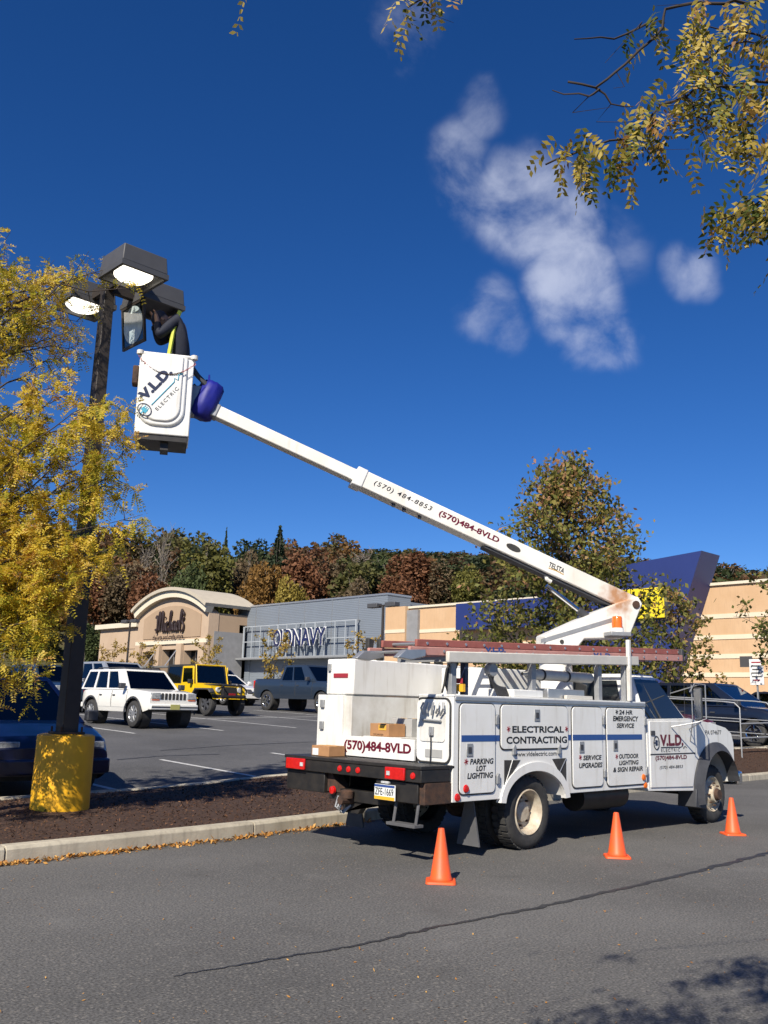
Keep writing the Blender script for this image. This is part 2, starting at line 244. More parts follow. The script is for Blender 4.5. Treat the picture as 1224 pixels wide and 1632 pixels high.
# ---------------------------------------------------------------- mesh helpers
def tag(o, label=None, cat=None, group=None, kind=None):
    if label: o['label'] = label
    if cat: o['category'] = cat
    if group: o['group'] = group
    if kind: o['kind'] = kind
    return o
def thing(name, label, cat, loc=(0, 0, 0), rotz=0., group=None):
    o = bpy.data.objects.new(name, None); COL.objects.link(o); o.location = loc; o.rotation_euler = (0, 0, rotz); o.empty_display_size = .2
    return tag(o, label, cat, group)
def org_of(p):
    while p is not None and p.parent is not None: p = p.parent
    return p.location if p is not None else Vector((0, 0, 0))
class MB:
    def __init__(s): s.v = []; s.f = []
    def add(s, vs, fs):
        k = len(s.v); s.v += [tuple(map(float, q)) for q in vs]; s.f += [tuple(i+k for i in q) for q in fs]; return s
    def hexa(s, p):   # 8 points: bottom ring 0-3, top ring 4-7
        return s.add(p, [(0, 3, 2, 1), (4, 5, 6, 7), (0, 1, 5, 4), (1, 2, 6, 5), (2, 3, 7, 6), (3, 0, 4, 7)])
    def box(s, x0, x1, y0, y1, z0, z1):
        return s.hexa([(x0, y0, z0), (x1, y0, z0), (x1, y1, z0), (x0, y1, z0), (x0, y0, z1), (x1, y0, z1), (x1, y1, z1), (x0, y1, z1)])
    def obox(s, c, a, b, d):
        c, a, b, d = map(Vector, (c, a, b, d))
        return s.hexa([c-a-b-d, c+a-b-d, c+a+b-d, c-a+b-d, c-a-b+d, c+a-b+d, c+a+b+d, c-a+b+d])
    def poly(s, pts0, pts1):   # two equal rings joined
        n = len(pts0)
        return s.add(list(pts0)+list(pts1), [tuple(range(n-1, -1, -1)), tuple(range(n, 2*n))]+[(i, (i+1) % n, n+(i+1) % n, n+i) for i in range(n)])
    def prism(s, pts, ax, a, b):
        f = {'x': lambda p, t: (t, p[0], p[1]), 'y': lambda p, t: (p[0], t, p[1]), 'z': lambda p, t: (p[0], p[1], t)}[ax]
        return s.poly([f(p, a) for p in pts], [f(p, b) for p in pts])
    def tube(s, path, r, n=8, cap=True):
        path = [Vector(p) for p in path]; rs = r if hasattr(r, '__len__') else [r]*len(path)
        base = len(s.v); prev = None
        for i, p in enumerate(path):
            t = (path[min(i+1, len(path)-1)]-path[max(i-1, 0)]).normalized()
            if prev is None:
                u = t.cross(Vector((0, 0, 1)))
                if u.length < .1: u = t.cross(Vector((1, 0, 0)))
            else: u = prev - t*prev.dot(t)
            u.normalize(); prev = u; w = t.cross(u)
            for k in range(n):
                a = 2*math.pi*k/n; q = p+(u*math.cos(a)+w*math.sin(a))*rs[i]; s.v.append(tuple(q))
        for i in range(len(path)-1):
            for k in range(n):
                a = base+i*n+k; b = base+i*n+(k+1) % n; s.f.append((a, b, b+n, a+n))
        if cap:
            s.f.append(tuple(base+k for k in range(n-1, -1, -1))); e = base+(len(path)-1)*n; s.f.append(tuple(e+k for k in range(n)))
        return s
    def lathe(s, prof, c, axis='y', n=24, closed=False):
        base = len(s.v); m = len(prof)
        for k in range(n):
            a = 2*math.pi*k/n; ca, sa = math.cos(a), math.sin(a)
            for r, h in prof:
                q = {'y': (r*ca, h, r*sa), 'z': (r*ca, r*sa, h), 'x': (h, r*ca, r*sa)}[axis]
                s.v.append((c[0]+q[0], c[1]+q[1], c[2]+q[2]))
        for k in range(n):
            for i in range(m if closed else m-1):
                j = (i+1) % m; a = base+k*m; b = base+((k+1) % n)*m; s.f.append((a+i, a+j, b+j, b+i))
        return s
    def grid(s, nx, ny, fn):
        base = len(s.v)
        for j in range(ny+1):
            for i in range(nx+1): s.v.append(tuple(map(float, fn(i/nx, j/ny))))
        for j in range(ny):
            for i in range(nx):
                a = base+j*(nx+1)+i; s.f.append((a, a+1, a+nx+2, a+nx+1))
        return s
    def build(s, name, m, parent=None, bevel=0., seg=2, smooth=True, local=False, kind=None, ang=35, recalc=True):
        o3 = Vector((0, 0, 0)) if local else org_of(parent)
        me = bpy.data.meshes.new(name); me.from_pydata([(v[0]-o3[0], v[1]-o3[1], v[2]-o3[2]) for v in s.v], [], s.f)
        if recalc:
            bm = bmesh.new(); bm.from_mesh(me); bmesh.ops.recalc_face_normals(bm, faces=bm.faces); bm.to_mesh(me); bm.free()
        me.materials.append(M[m] if isinstance(m, str) else m)
        if smooth:
            me.polygons.foreach_set('use_smooth', [True]*len(me.polygons)); me.set_sharp_from_angle(angle=R_(ang))
        o = bpy.data.objects.new(name, me); COL.objects.link(o)
        if parent is not None: o.parent = parent
        if bevel:
            b = o.modifiers.new('bevel', 'BEVEL'); b.width = bevel; b.segments = seg; b.limit_method = 'ANGLE'; b.angle_limit = R_(30)
        if kind: o['kind'] = kind
        return o
def rrect(x0, x1, z0, z1, r, n=5):
    out = []
    for cx, cz, a0 in ((x1-r, z1-r, 0), (x0+r, z1-r, 90), (x0+r, z0+r, 180), (x1-r, z0+r, 270)):
        for k in range(n+1):
            a = R_(a0+90*k/n); out.append((cx+r*math.cos(a), cz+r*math.sin(a)))
    return out
def copy_tree(o, parent=None):
    c = o.copy(); COL.objects.link(c)
    if parent is not None: c.parent = parent
    for ch in list(o.children): copy_tree(ch, c)
    return c
def arrays_mesh(name, verts, nper, tint, m):
    """many small faces with nper corners each; verts (N*nper,3); tint one value a face"""
    n = len(verts)//nper; me = bpy.data.meshes.new(name)
    me.vertices.add(len(verts)); me.vertices.foreach_set('co', np.ascontiguousarray(verts, dtype=np.float32).ravel())
    me.loops.add(n*nper); me.loops.foreach_set('vertex_index', np.arange(n*nper, dtype=np.int32))
    me.polygons.add(n); me.polygons.foreach_set('loop_start', np.arange(0, n*nper, nper, dtype=np.int32)); me.polygons.foreach_set('loop_total', np.full(n, nper, dtype=np.int32))
    at = me.attributes.new('tint', 'FLOAT', 'FACE'); at.data.foreach_set('value', np.clip(tint, 0, 1).astype(np.float32))
    me.update(); me.validate(); me.materials.append(M[m] if isinstance(m, str) else m)
    return me
def link(name, me, parent=None, kind=None):
    o = bpy.data.objects.new(name, me); COL.objects.link(o)
    if parent is not None: o.parent = parent
    if kind: o['kind'] = kind
    return o
def text(name, body, O, r, u, w, h, m, parent, bold=0., shear=0., ext=.0015, space=1.):
    """flat lettering fitted into a box w x h whose lower left corner is O, running along r with up along u"""
    cu = bpy.data.curves.new(name, 'FONT'); cu.body = body; cu.size = 1; cu.offset = bold; cu.shear = shear; cu.extrude = 0; cu.resolution_u = 3; cu.space_character = space
    to = bpy.data.objects.new(name, cu); COL.objects.link(to); dg = bpy.context.evaluated_depsgraph_get()
    me = bpy.data.meshes.new_from_object(to.evaluated_get(dg)); bpy.data.objects.remove(to); bpy.data.curves.remove(cu)
    co = np.zeros(len(me.vertices)*3); me.vertices.foreach_get('co', co); co = co.reshape(-1, 3)
    lo, hi = co.min(0), co.max(0); q = (co-lo)/np.maximum(hi-lo, 1e-6)
    O = np.array(O, float); r = np.array(Vector(r).normalized()); u = np.array(Vector(u).normalized()); nn = np.cross(r, u)
    P = O+np.outer(q[:, 0]*w, r)+np.outer(q[:, 1]*h, u)+nn*ext-np.array(org_of(parent))
    me.vertices.foreach_set('co', P.ravel()); me.update(); me.materials.clear(); me.materials.append(M[m])
    return link(name, me, parent)

# ================================================================ THE SETTING
def lotz(X, Y):
    return float(np.interp(.5*(X-8)+.5*(Y-12.6), [-6, 0, 8, 14.4, 17.2, 26.2, 45, 80], [.02, .1, .60, .92, 1.06, 1.45, 2.0, 2.4]))
def hillz(X, Y):
    u = max(X-62, (Y-90)*.8, 0); fac = min(1, max(.2, (Y-20)/70)); return 2.2+fac*(.42*min(u, 45)+.08*max(u-45, 0))
_kr = ([-60, -5, 3.75, 6.5, 9, 14, 23, 60, 120], [8.0, 8.55, 8.85, 9.05, 9.42, 9.8, 10.2, 11.2, 12.4])
_kl = ([-60, 5, 10.4, 15, 20, 25, 60, 120], [11.6, 12.45, 13.05, 12.8, 12.0, 11.1, 12.3, 13.5])
KR = lambda x: float(np.interp(x, *_kr)); KL = lambda x: float(np.interp(x, *_kl))

g = MB().grid(1, 1, lambda a, b: (-900+2400*a, -900+2400*b, -.35)); g.build('ground', 'grass', kind='structure', smooth=False)
g = MB().grid(60, 6, lambda a, b: (-60+180*a, -60*(1-b)+(KR(-60+180*a)+.02)*b, 0)); road = g.build('road', 'asphalt', kind='structure')
lot = MB().grid(80, 60, lambda a, b: ((lambda X: (X, KL(X)+.1+(125-KL(X))*b**1.3, lotz(X, KL(X)+.1+(125-KL(X))*b**1.3)))(-50+98.2*a))).build('parking_lot', 'asphalt2', kind='structure', ang=60)
isl = MB().grid(220, 12, lambda a, b: ((lambda X: (X, KR(X)+.15+(KL(X)-KR(X)-.15)*b, .125*(1-b)+(lotz(X, KL(X))+.10)*b+.05*math.sin(math.pi*b)+.012*math.sin(X*9.1+b*7)*math.sin(X*3.3+4*b)))(-50+150*a))).build('planting_island', 'mulch', kind='structure', ang=80)
hill = MB().grid(64, 52, lambda a, b: (-60+320*a, 10+260*b, hillz(-60+320*a, 10+260*b) if (-60+320*a > 61 or 10+260*b > 91) else -.6)).build('hillside', 'grass', kind='structure')
hill.location.z = -.25
# kerb stones, three metres each, with open joints
kerb = thing('kerb', 'pale concrete kerb along the edge of the road', 'kerb'); kerb['kind'] = 'structure'; del kerb['label']; del kerb['category']
def stone(x0, x1, fn, zf, w, h, jit):
    a0 = Vector((x0, fn(x0), zf(x0))); a1 = Vector((x1, fn(x1), zf(x1))); j = random.uniform(-jit, jit)
    sec = [(0, -.12), (.02+j, h-.03+j), (.05+j, h+j), (w, h+j), (w, -.12)]
    n = 4; b = MB(); rings = []
    for i in range(n+1):
        t = i/n; X = x0+(x1-x0)*t
        rings.append([(X, fn(X)+p, zf(X)+q) for p, q in sec])
    for i in range(n): b.poly(rings[i], rings[i+1]) if n == 1 else None
    m = len(sec); base = 0; b = MB(); b.v = [p for r in rings for p in r]
    for i in range(n):
        for k in range(m): b.f.append((i*m+k, i*m+(k+1) % m, (i+1)*m+(k+1) % m, (i+1)*m+k))
    b.f.append(tuple(range(m))); b.f.append(tuple(n*m+k for k in range(m)))
    b.build('kerb_stone', 'kerb', kerb, bevel=.006)
x = -8.2
while x < 44:
    stone(x+.006, x+2.99, KR, lambda X: 0, .18, .15, .004); x += 3.0
x = -8.
while x < 40:
    stone(x+.006, x+2.99, lambda X: KL(X)-.06, lambda X: lotz(X, KL(X)), .18, .12, .004); x += 3.0

def strip(pts, w, m, name, parent, zf, dz=.005, n=10, jitter=0.):
    b = MB(); pts = [Vector((*p, 0)) for p in pts]; L = []
    for i in range(len(pts)-1):
        for k in range(n): L.append(pts[i].lerp(pts[i+1], k/n))
    L.append(pts[-1])
    for i, p in enumerate(L):
        t = (L[min(i+1, len(L)-1)]-L[max(i-1, 0)]).normalized(); s = Vector((-t.y, t.x, 0))
        ww = w[0]+(w[1]-w[0])*i/len(L) if isinstance(w, tuple) else w
        o = s*random.uniform(-jitter, jitter)
        for e in (-1, 1):
            q = p+o+s*e*ww*.5*(1+random.uniform(-.5, .5)*(jitter > 0)); b.v.append((q.x, q.y, zf(q.x, q.y)+dz))
    for i in range(len(L)-1): b.f.append((2*i, 2*i+2, 2*i+3, 2*i+1))
    return b.build(name, m, parent, smooth=False)
for X, a, b in ((7.45, 12.75, 17.0), (10.26, 13.2, 17.0), (4.6, 12.7, 17), (13.05, 13.2, 17), (15.9, 13.1, 17),
                (12.98, 22.9, 33.2), (15.8, 22.9, 33.2), (18.65, 23.1, 33.2), (21.8, 25.2, 33.2), (24.4, 24, 33.2), (27.6, 24.5, 33.2), (10.2, 22.6, 33), (30.4, 25, 33)):
    strip([(X, a), (X, b)], .105, 'paint_line', 'parking_line', lot, lotz, .006, 14)
strip([(9, 28.05), (31, 28.05)], .1, 'paint_line', 'parking_line', lot, lotz, .010, 40)
strip([(3.1, 4.84), (3.73, 4.78), (4.4, 4.70), (5.18, 4.73), (6.3, 4.69), (7.62, 4.71), (9.1, 4.76), (10.79, 4.86), (14, 5.0), (20, 5.1)], (.012, .10), 'tar', 'sealed_crack', road, lambda x, y: 0, .004, 14, .012)
strip([(11.2, 18.6), (13.4, 18.9), (16, 18.7), (20, 19.2)], .05, 'tar', 'sealed_crack', lot, lotz, .005, 10, .02)
strip([(9.5, 17.4), (10.6, 17.6), (11.9, 17.35)], .07, 'tar', 'sealed_crack', lot, lotz, .005, 10, .02)

# ---- loose stuff: leaf litter in the gutter, bark chips, specks of leaf on the road
def scatter(name, P, size, tint, m, flat=.35, label=None, cat=None, aspect=.5):
    n = len(P); a = rng.uniform(0, 2*np.pi, n); s = size*rng.uniform(.5, 1.4, n)
    t = np.stack([np.cos(a), np.sin(a), rng.normal(0, flat, n)], 1); b = np.stack([-np.sin(a), np.cos(a), rng.normal(0, flat, n)], 1)
    t *= s[:, None]; b *= (s*aspect)[:, None]
    v = np.stack([P-t, P-b, P+t, P+b], 1).reshape(-1, 3); lo = (v[:, 2].reshape(-1, 4).min(1)-P[:, 2]); v[:, 2] -= np.repeat(np.minimum(lo, 0), 4)
    o = link(name, arrays_mesh(name, v, 4, tint, m)); tag(o, label, cat, kind='stuff'); return o
n = 5200; X = rng.uniform(-3, 8.9, n); X = X[rng.uniform(0, 1, n) < np.clip(1.15-X/11, .2, 1)]; off = np.abs(rng.normal(0, .075, len(X)))
P = np.stack([X, np.array([KR(x) for x in X])-off-.005, np.full(len(X), .004)], 1)
scatter('leaf_litter', P, .020, rng.beta(2, 2, len(P)), 'litter', .5, 'dry orange leaves lying in the gutter along the kerb', 'fallen leaves', .55)
def island_pts(n, x0, x1):
    X = rng.uniform(x0, x1, n); B = rng.uniform(.02, .97, n); out = []
    for x, b in zip(X, B):
        kr, kl = KR(x), KL(x); out.append((x, kr+.15+(kl-kr-.15)*b, .125*(1-b)+(lotz(x, kl)+.10)*b+.05*math.sin(math.pi*b)+.004))
    return np.array(out)
P = np.concatenate([island_pts(16000, 1.5, 12.5), island_pts(5000, 18, 30)])
scatter('mulch_chips', P, .017, rng.beta(1.6, 2.2, len(P)), 'chip', .4, 'loose brown bark chips covering the planting island', 'bark chips', .35)
P = island_pts(500, 1.5, 12.5); P[:, 2] += .01
n = 900; Y = rng.uniform(2.2, 8.5, n); X = rng.uniform(.6, 12, n); Q = np.stack([X, Y, np.full(n, .003)], 1)
n = 420; Q2 = np.stack([rng.uniform(1.4, 4.4, n), rng.uniform(1.0, 4.2, n), np.full(n, .003)], 1)
P = np.concatenate([P, Q, Q2]); scatter('leaf_specks', P, .0095, rng.uniform(.2, 1, len(P)), 'litter', .3, 'scattered specks of dry leaf on the road and mulch', 'fallen leaves', .4)

# ================================================================ BUILDINGS
gz = lambda y: lotz(47, y)
# ---- pavement in front of the shops
pv = MB().grid(1, 40, lambda a, b: (44.6+4*a, 15+85*b, lotz(46, 15+85*b)+.14)); pv.grid(1, 40, lambda a, b: (44.6, 15+85*b, lotz(46, 15+85*b)-.3+.44*a)); pv.build('pavement', 'walk', kind='structure')
# ---- arched craft store
ar = thing('arched_store', 'beige stucco store with an arched gable and dark script lettering', 'store', (47, 76, 2))
yl, yr, zs, zp = 78.55, 66.85, 8.75, 10.35; yc = (yl+yr)/2; hw = (yl-yr)/2
rise = zp-zs; Rr = (hw*hw+rise*rise)/(2*rise); a0 = math.asin(hw/Rr)
arc = lambda k, e=0: [(yc+(Rr+e)*math.sin(-a0+2*a0*i/k), zp-Rr+(Rr+e)*math.cos(-a0+2*a0*i/k)) for i in range(k+1)]
def wall_with(y0, y1, z0, top, holes, x0, x1, name, m, parent):
    """wall facing -x split round rectangular openings (y0,y1,ztop)"""
    ys = [y0]
    for h in sorted(holes): ys += [h[0], h[1]]
    ys.append(y1); hs = sorted(holes)
    for i in range(len(ys)-1):
        a, b = ys[i], ys[i+1]
        z = z0 if i % 2 == 0 else hs[i//2][2]
        MB().box(x0, x1, a, b, z, top).build(name, m, parent)
wall_with(yr, yl, 1.6, 6.35, [(67.9, 70.4, 5.6), (71.3, 74.0, 5.75), (74.9, 77.4, 5.6)], 44, 45.0, 'wall', 'tan2', ar)
MB().prism([(yr, 6.353)]+arc(20)+[(yl, 6.353)], 'x', 44.0, 45.0).build('gable', 'tan2', ar)
MB().prism([(yr+1.1, 6.75), (yr+1.1, 8.6)]+[(y, z-.75) for y, z in arc(20)[3:-3]]+[(yl-1.1, 8.6), (yl-1.1, 6.75)], 'x', 43.93, 44.02).build('sign_panel', 'tan3', ar)
o1 = arc(24, .55); i1 = arc(24, -.02)
b = MB()
for k in range(24): b.hexa([(43.55, *i1[k]), (44.25, *i1[k]), (44.25, *o1[k]), (43.55, *o1[k]), (43.55, *i1[k+1]), (44.25, *i1[k+1]), (44.25, *o1[k+1]), (43.55, *o1[k+1])])
b.build('arch_cornice', 'trim', ar)
b = MB(); o1 = arc(24, .85); i1 = arc(24, .56)
for k in range(24): b.hexa([(43.3, *i1[k]), (48.6, *i1[k]), (48.6, *o1[k]), (43.3, *o1[k]), (43.3, *i1[k+1]), (48.6, *i1[k+1]), (48.6, *o1[k+1]), (43.3, *o1[k+1])])
b.build('roof', 'roofm', ar)
MB().box(45.0, 48.4, yr+.05, yl-.05, 1.6, zs).build('side_wall', 'tan3', ar)
MB().box(44.6, 47.6, yr-.02, yr+.05, 1.6, 7.2).build('stone_panel', 'stone', ar)
MB().box(43.85, 44.0, yr-.05, yl+.05, 6.2, 6.55).build('ledge', 'trim', ar)
for (a, c, zt) in ((67.9, 70.4, 5.6), (71.3, 74.0, 5.75), (74.9, 77.4, 5.6)):
    w = MB().box(44.75, 44.85, a, c, 1.9, zt).build('window', 'shop', ar)
    for k in range(1, 3): MB().box(44.68, 44.749, a+(c-a)*k/3-.04, a+(c-a)*k/3+.04, 1.9, zt).build('mullion', 'alu', w)
for y in (67.37, 70.85, 74.45, 77.9): MB().box(43.7, 43.98, y-.42, y+.42, 1.9, 6.2).build('pier', 'tan2', ar)
b = MB(); b.box(42.6, 43.7, 70.6, 75.3, 4.1, 4.25); b.build('canopy', 'alu', ar)
for y in (71.2, 74.6): MB().tube([(43.7, y, 5.6), (42.7, y, 4.25)], .05, 6).build('tie_rod', 'alu', ar)
# lower wing on the left
MB().box(44.6, 58, 79.6, 87.0, 1.6, 8.05).build('wing_wall', 'tan2', ar)
MB().box(44.2, 58.3, 79.3, 87.5, 8.05, 8.5).build('wing_cornice', 'trim', ar)
MB().box(45, 58, yl, 79.6, 1.6, 7.6).build('link_wall', 'tan', ar)
MB().box(48.4, 62, 66.9, 79.5, 1.6, 8.1).build('rear_block', 'tan3', ar)
for z in (3.2, 4.6, 6.0): MB().box(44.56, 44.6, 79.7, 86.9, z, z+.05).build('groove', 'tan3', ar)
for k, z in enumerate((4.4, 3.85)): MB().box(44.5, 44.6, 86.1, 86.8, z, z+.45).build('wall_plaque', 'plastic', ar)
# script lettering: strokes in a 0..10 x 0..4 box
S = [[(0, 2.9), (.25, 3.3), (.55, 2.6), (.6, 1.2), (.45, .3)], [(.6, 1.6), (1.1, 3.6), (1.35, 3.9), (1.45, 3.2), (1.35, 1.2), (1.4, .8)], [(1.45, 1.7), (2.0, 3.6), (2.3, 3.95), (2.45, 3.2), (2.3, 1.1), (2.55, .65), (2.9, 1.2)],
     [(3.05, 2.1), (3.0, .9), (3.2, .6), (3.5, 1.1)], [(3.12, 2.9), (3.2, 3.05)], [(4.3, 1.9), (3.95, 2.1), (3.65, 1.5), (3.75, .75), (4.1, .6), (4.5, 1.1)], [(4.75, .5), (4.85, 2.0), (5.2, 3.7), (5.1, 3.9), (4.9, 3.3), (4.85, 1.2), (5.2, 2.0), (5.5, 1.7), (5.4, .7), (5.7, .7)],
     [(6.7, 2.0), (6.2, 2.1), (5.95, 1.4), (6.1, .7), (6.5, .9), (6.75, 1.8), (6.75, .8), (7.0, .6), (7.3, 1.1)], [(7.3, 1.3), (7.8, 1.7), (7.8, 2.1), (7.45, 2.1), (7.25, 1.3), (7.5, .6), (8.0, 1.0)], [(8.0, 1.1), (8.6, 2.7), (8.85, 3.8), (8.6, 3.95), (8.35, 3.0), (8.3, .9), (8.6, .6)], [(9.6, 2.5), (9.2, 2.6), (9.05, 2.0), (9.5, 1.4), (9.35, .6), (8.8, .45)], [(9.25, 3.6), (9.45, 3.3), (9.3, 3.0)], [(0, 1.0), (.5, .75), (1.1, 1.2)]]
mx = lambda p: (43.78, 75.05-p[0]*.49, 7.05+p[1]*.52)
def smoothpts(pts, k=5):
    out = []
    for i in range(len(pts)-1):
        p0, p1, p2, p3 = [Vector((*pts[max(0, min(len(pts)-1, j))], 0)) for j in (i-1, i, i+1, i+2)]
        for t in [q/k for q in range(k)]: out.append(.5*((2*p1)+(p2-p0)*t+(2*p0-5*p1+4*p2-p3)*t*t+(3*p1-p0-3*p2+p3)*t**3))
    out.append(Vector((*pts[-1], 0))); return [(v.x, v.y) for v in out]
for st in S: MB().tube([mx(p) for p in smoothpts(st)], .105, 6).build('script_letter', 'signbrown', ar)
text('lettering', 'the arts and crafts store.', (43.80, 75.3, 6.62), (0, -1, 0), (0, 0, 1), 5.2, .42, 'signbrown', ar, .03, .1, .1)
# ---- link wall between the two stores
lw = thing('banded_link_wall', 'narrow tan wall with cream bands between the arched store and the grey store', 'wall', (47.6, 67, 2))
MB().box(47.2, 49, 66.9, 69.6, 1.6, 7.9).build('wall', 'tan', lw)
for z in (5.9, 4.3): MB().box(47.17, 47.2, 66.85, 69.6, z, z+.22).build('band', 'band', lw)
MB().box(47.05, 47.17, 67.3, 67.6, 4.0, 4.3).build('wall_lamp', 'plastic', lw)
# ---- grey metal clad store
gs = thing('grey_clad_store', 'grey metal clad clothing store with navy letters on a steel lattice', 'store', (48, 59, 2))
def siding():
    m = mat('grey_siding', (.215, .245, .285), .5, metal=.15, var=.08, vscale=.5); n, l, b = nodes(m)
    tc = n.new('ShaderNodeTexCoord'); w = n.new('ShaderNodeTexWave'); w.wave_type = 'BANDS'; w.bands_direction = 'Z'; w.inputs['Scale'].default_value = 2.3; l.new(tc.outputs['Object'], w.inputs['Vector'])
    bp = n.new('ShaderNodeBump'); bp.inputs['Strength'].default_value = .35; bp.inputs['Distance'].default_value = .03; l.new(w.outputs['Fac'], bp.inputs['Height']); l.new(bp.outputs[0], b.inputs['Normal'])
    return m
M['siding'] = siding()
Y0, Y1, ZT = 49.32, 68.36, 9.55
MB().box(48.05, 50.4, Y0+.01, Y1-.01, 5.0, ZT-.02).build('core', 'siding', gs)
MB().box(48.05, 62, Y0+.6, Y1-.01, 1.6, ZT-.3).build('rear_block', 'siding', gs)
joints = [49.32, 52.5, 55.6, 59.0, 62.4, 65.6, 68.36]
for a, b in zip(joints, joints[1:]):
    MB().box(47.98, 48.05, a+.02, b-.02, 5.0, ZT-.06).build('cladding_panel', 'siding', gs)
for a in joints[1:-1]: MB().box(47.94, 48.06, a-.035, a+.035, 5.0, ZT-.06).build('panel_joint', 'alu', gs)
MB().box(47.93, 50.45, Y0-.05, Y1+.02, ZT-.06, ZT+.08).build('parapet_cap', 'alu', gs)
wall_with(Y0, Y1, 1.6, 4.99, [(53.0, 66.2, 4.9)], 47.98, 48.4, 'wall', 'siding', gs)
for k in range(8):
    y = 53.0+13.2*k/8
    w = MB().box(48.3, 48.36, y+.05, y+1.6, 1.9, 4.85).build('shop_window', 'shop', gs)
    MB().box(48.2, 48.42, y-.06, y+.05, 1.9, 4.88).build('mullion', 'alu', gs)
    MB().box(48.24, 48.299, y+.05, y+1.6, 4.0, 4.08).build('transom', 'alu', w)
# lattice
lt = MB(); YA, YB, ZA, ZB = 52.2, 66.6, 5.05, 7.75
for k in range(13):
    y = YA+(YB-YA)*k/12; MB().box(47.45, 47.51 if k % 4 else 47.57, y-.03-.03*(k % 4 == 0), y+.03+.03*(k % 4 == 0), ZA, ZB).build('lattice_post', 'lattice', gs)
for z in (5.05, 6.4, 7.7): MB().box(47.51, 47.57, YA, YB, z, z+.07).build('lattice_rail', 'lattice', gs)
MB().box(46.9, 48.0, YA-.3, YB+.5, 4.9, 5.05).build('canopy', 'galv', gs)
for y in (YA+.1, (YA+YB)/2, YB-.1): MB().tube([(47.55, y, ZB), (48, y, ZB)], .05, 6).build('lattice_bracket', 'galv', gs)
def sign_letters(txt, yleft, w, z, h):
    text('sign_letter_back', txt, (47.07, yleft+.05, z-.06), (0, -1, 0), (0, 0, 1), w+.12, h+.12, 'signwhite', gs, .045)
    text('sign_letter', txt, (47.0, yleft, z), (0, -1, 0), (0, 0, 1), w, h, 'signnavy', gs, .01)
sign_letters('OLD', 61.75, 2.35, 5.9, 1.35); sign_letters('NAVY', 59.2, 4.0, 5.9, 1.35)
# ---- long tan shop with the blue entrance
ts = thing('tan_banded_store', 'long tan block store with cream bands and a slanted blue entrance tower', 'store', (48, 30, 2))
MB().box(48.1, 64, 8, 49.2, 1.2, 8.35).build('wall', 'tan', ts)
MB().box(47.98, 64.1, 8, 49.2, 8.35, 8.5).build('parapet_cap', 'trim', ts)
for z in (6.55, 5.42, 4.4, 3.42): MB().box(48.06, 48.1, 8, 49.2, z, z+.24).build('band', 'band', ts)
MB().box(47.7, 48.1, 47.2, 49.25, 1.4, 8.5).build('pier', 'tan', ts); MB().box(47.66, 47.7, 47.2, 49.25, 6.6, 6.85).build('band', 'band', ts); MB().box(47.66, 47.7, 47.2, 49.25, 5.2, 5.4).build('band', 'band', ts)
MB().box(47.85, 48.09, 46.1, 47.2, 1.4, 8.2).build('stone_pilaster', 'stone', ts)
MB().box(47.2, 48.09, 30, 41.9, 6.55, 8.3).build('blue_fascia', 'bluebb', ts)
b = MB(); prof = [(33.5, 1.4), (26.7, 1.4), (23.43, 9.98), (26.4, 9.76), (34, 9.1)]
b.prism(prof, 'x', 46.0, 48.08).build('entrance_tower', 'bluebb', ts)
MB().box(45.6, 45.98, 25.5, 28.4, 6.5, 8.15).build('yellow_panel', 'yellowbb', ts)
MB().box(45.62, 45.98, 25.3, 25.49, 6.5, 8.15).build('panel_edge', 'plastic', ts)
for y in (43.8, 45.0): MB().box(47.9, 48.09, y, y+.7, 1.9, 4.6).build('side_window', 'shop', ts)

# ================================================================ TREES
def unit(n):
    v = rng.normal(size=(n, 3)); return v/np.linalg.norm(v, axis=1)[:, None]
def leaf_quads(P, size, aspect=.6, up=.0):
    n = len(P); a = unit(n); b = np.cross(a, unit(n)); b /= np.linalg.norm(b, axis=1)[:, None]
    s = (size*rng.uniform(.6, 1.35, n))[:, None]
    t = a*s; w = b*s*aspect
    return np.stack([P-t, P-w*.9+t*.1, P+t, P+w], 1).reshape(-1, 3)
def fronds(P, Dv, length, pairs, ll, lw, droop=.3):
    n = len(P); Dv = Dv/np.linalg.norm(Dv, axis=1)[:, None]
    s = np.cross(Dv, unit(n)*.7+np.array([0, 0, 1.])); s /= np.linalg.norm(s, axis=1)[:, None]
    nn = np.cross(s, Dv); L = length*rng.uniform(.6, 1.25, n)
    out = []
    for j in range(pairs):
        t = .12+.88*j/(pairs-1)
        for e in (-1, 1):
            p = P+Dv*(L*t)[:, None]; p[:, 2] -= droop*L*t*t
            d = s*e*.85+Dv*.5+nn*rng.normal(0, .28, (n, 1))+unit(n)*.15; d /= np.linalg.norm(d, axis=1)[:, None]
            w = np.cross(d, nn+unit(n)*.35); w /= np.linalg.norm(w, axis=1)[:, None]
            l_ = (ll*rng.uniform(.75, 1.2, n)*(1-.25*abs(t-.45)))[:, None]
            out.append(np.stack([p, p+d*l_*.45+w*lw*.5, p+d*l_, p+d*l_*.5-w*lw*.5], 1))
    return np.stack(out, 1).reshape(-1, 3), pairs*2
def curve(a, b, bend, k=6, jit=.0):
    a, b = Vector(a), Vector(b); m = (a+b)/2+Vector(bend); L = []
    for i in range(k+1):
        t = i/k; p = a*(1-t)**2+m*2*t*(1-t)+b*t*t
        if 0 < i < k: p += Vector(rng.normal(0, jit, 3))
        L.append(p)
    return L
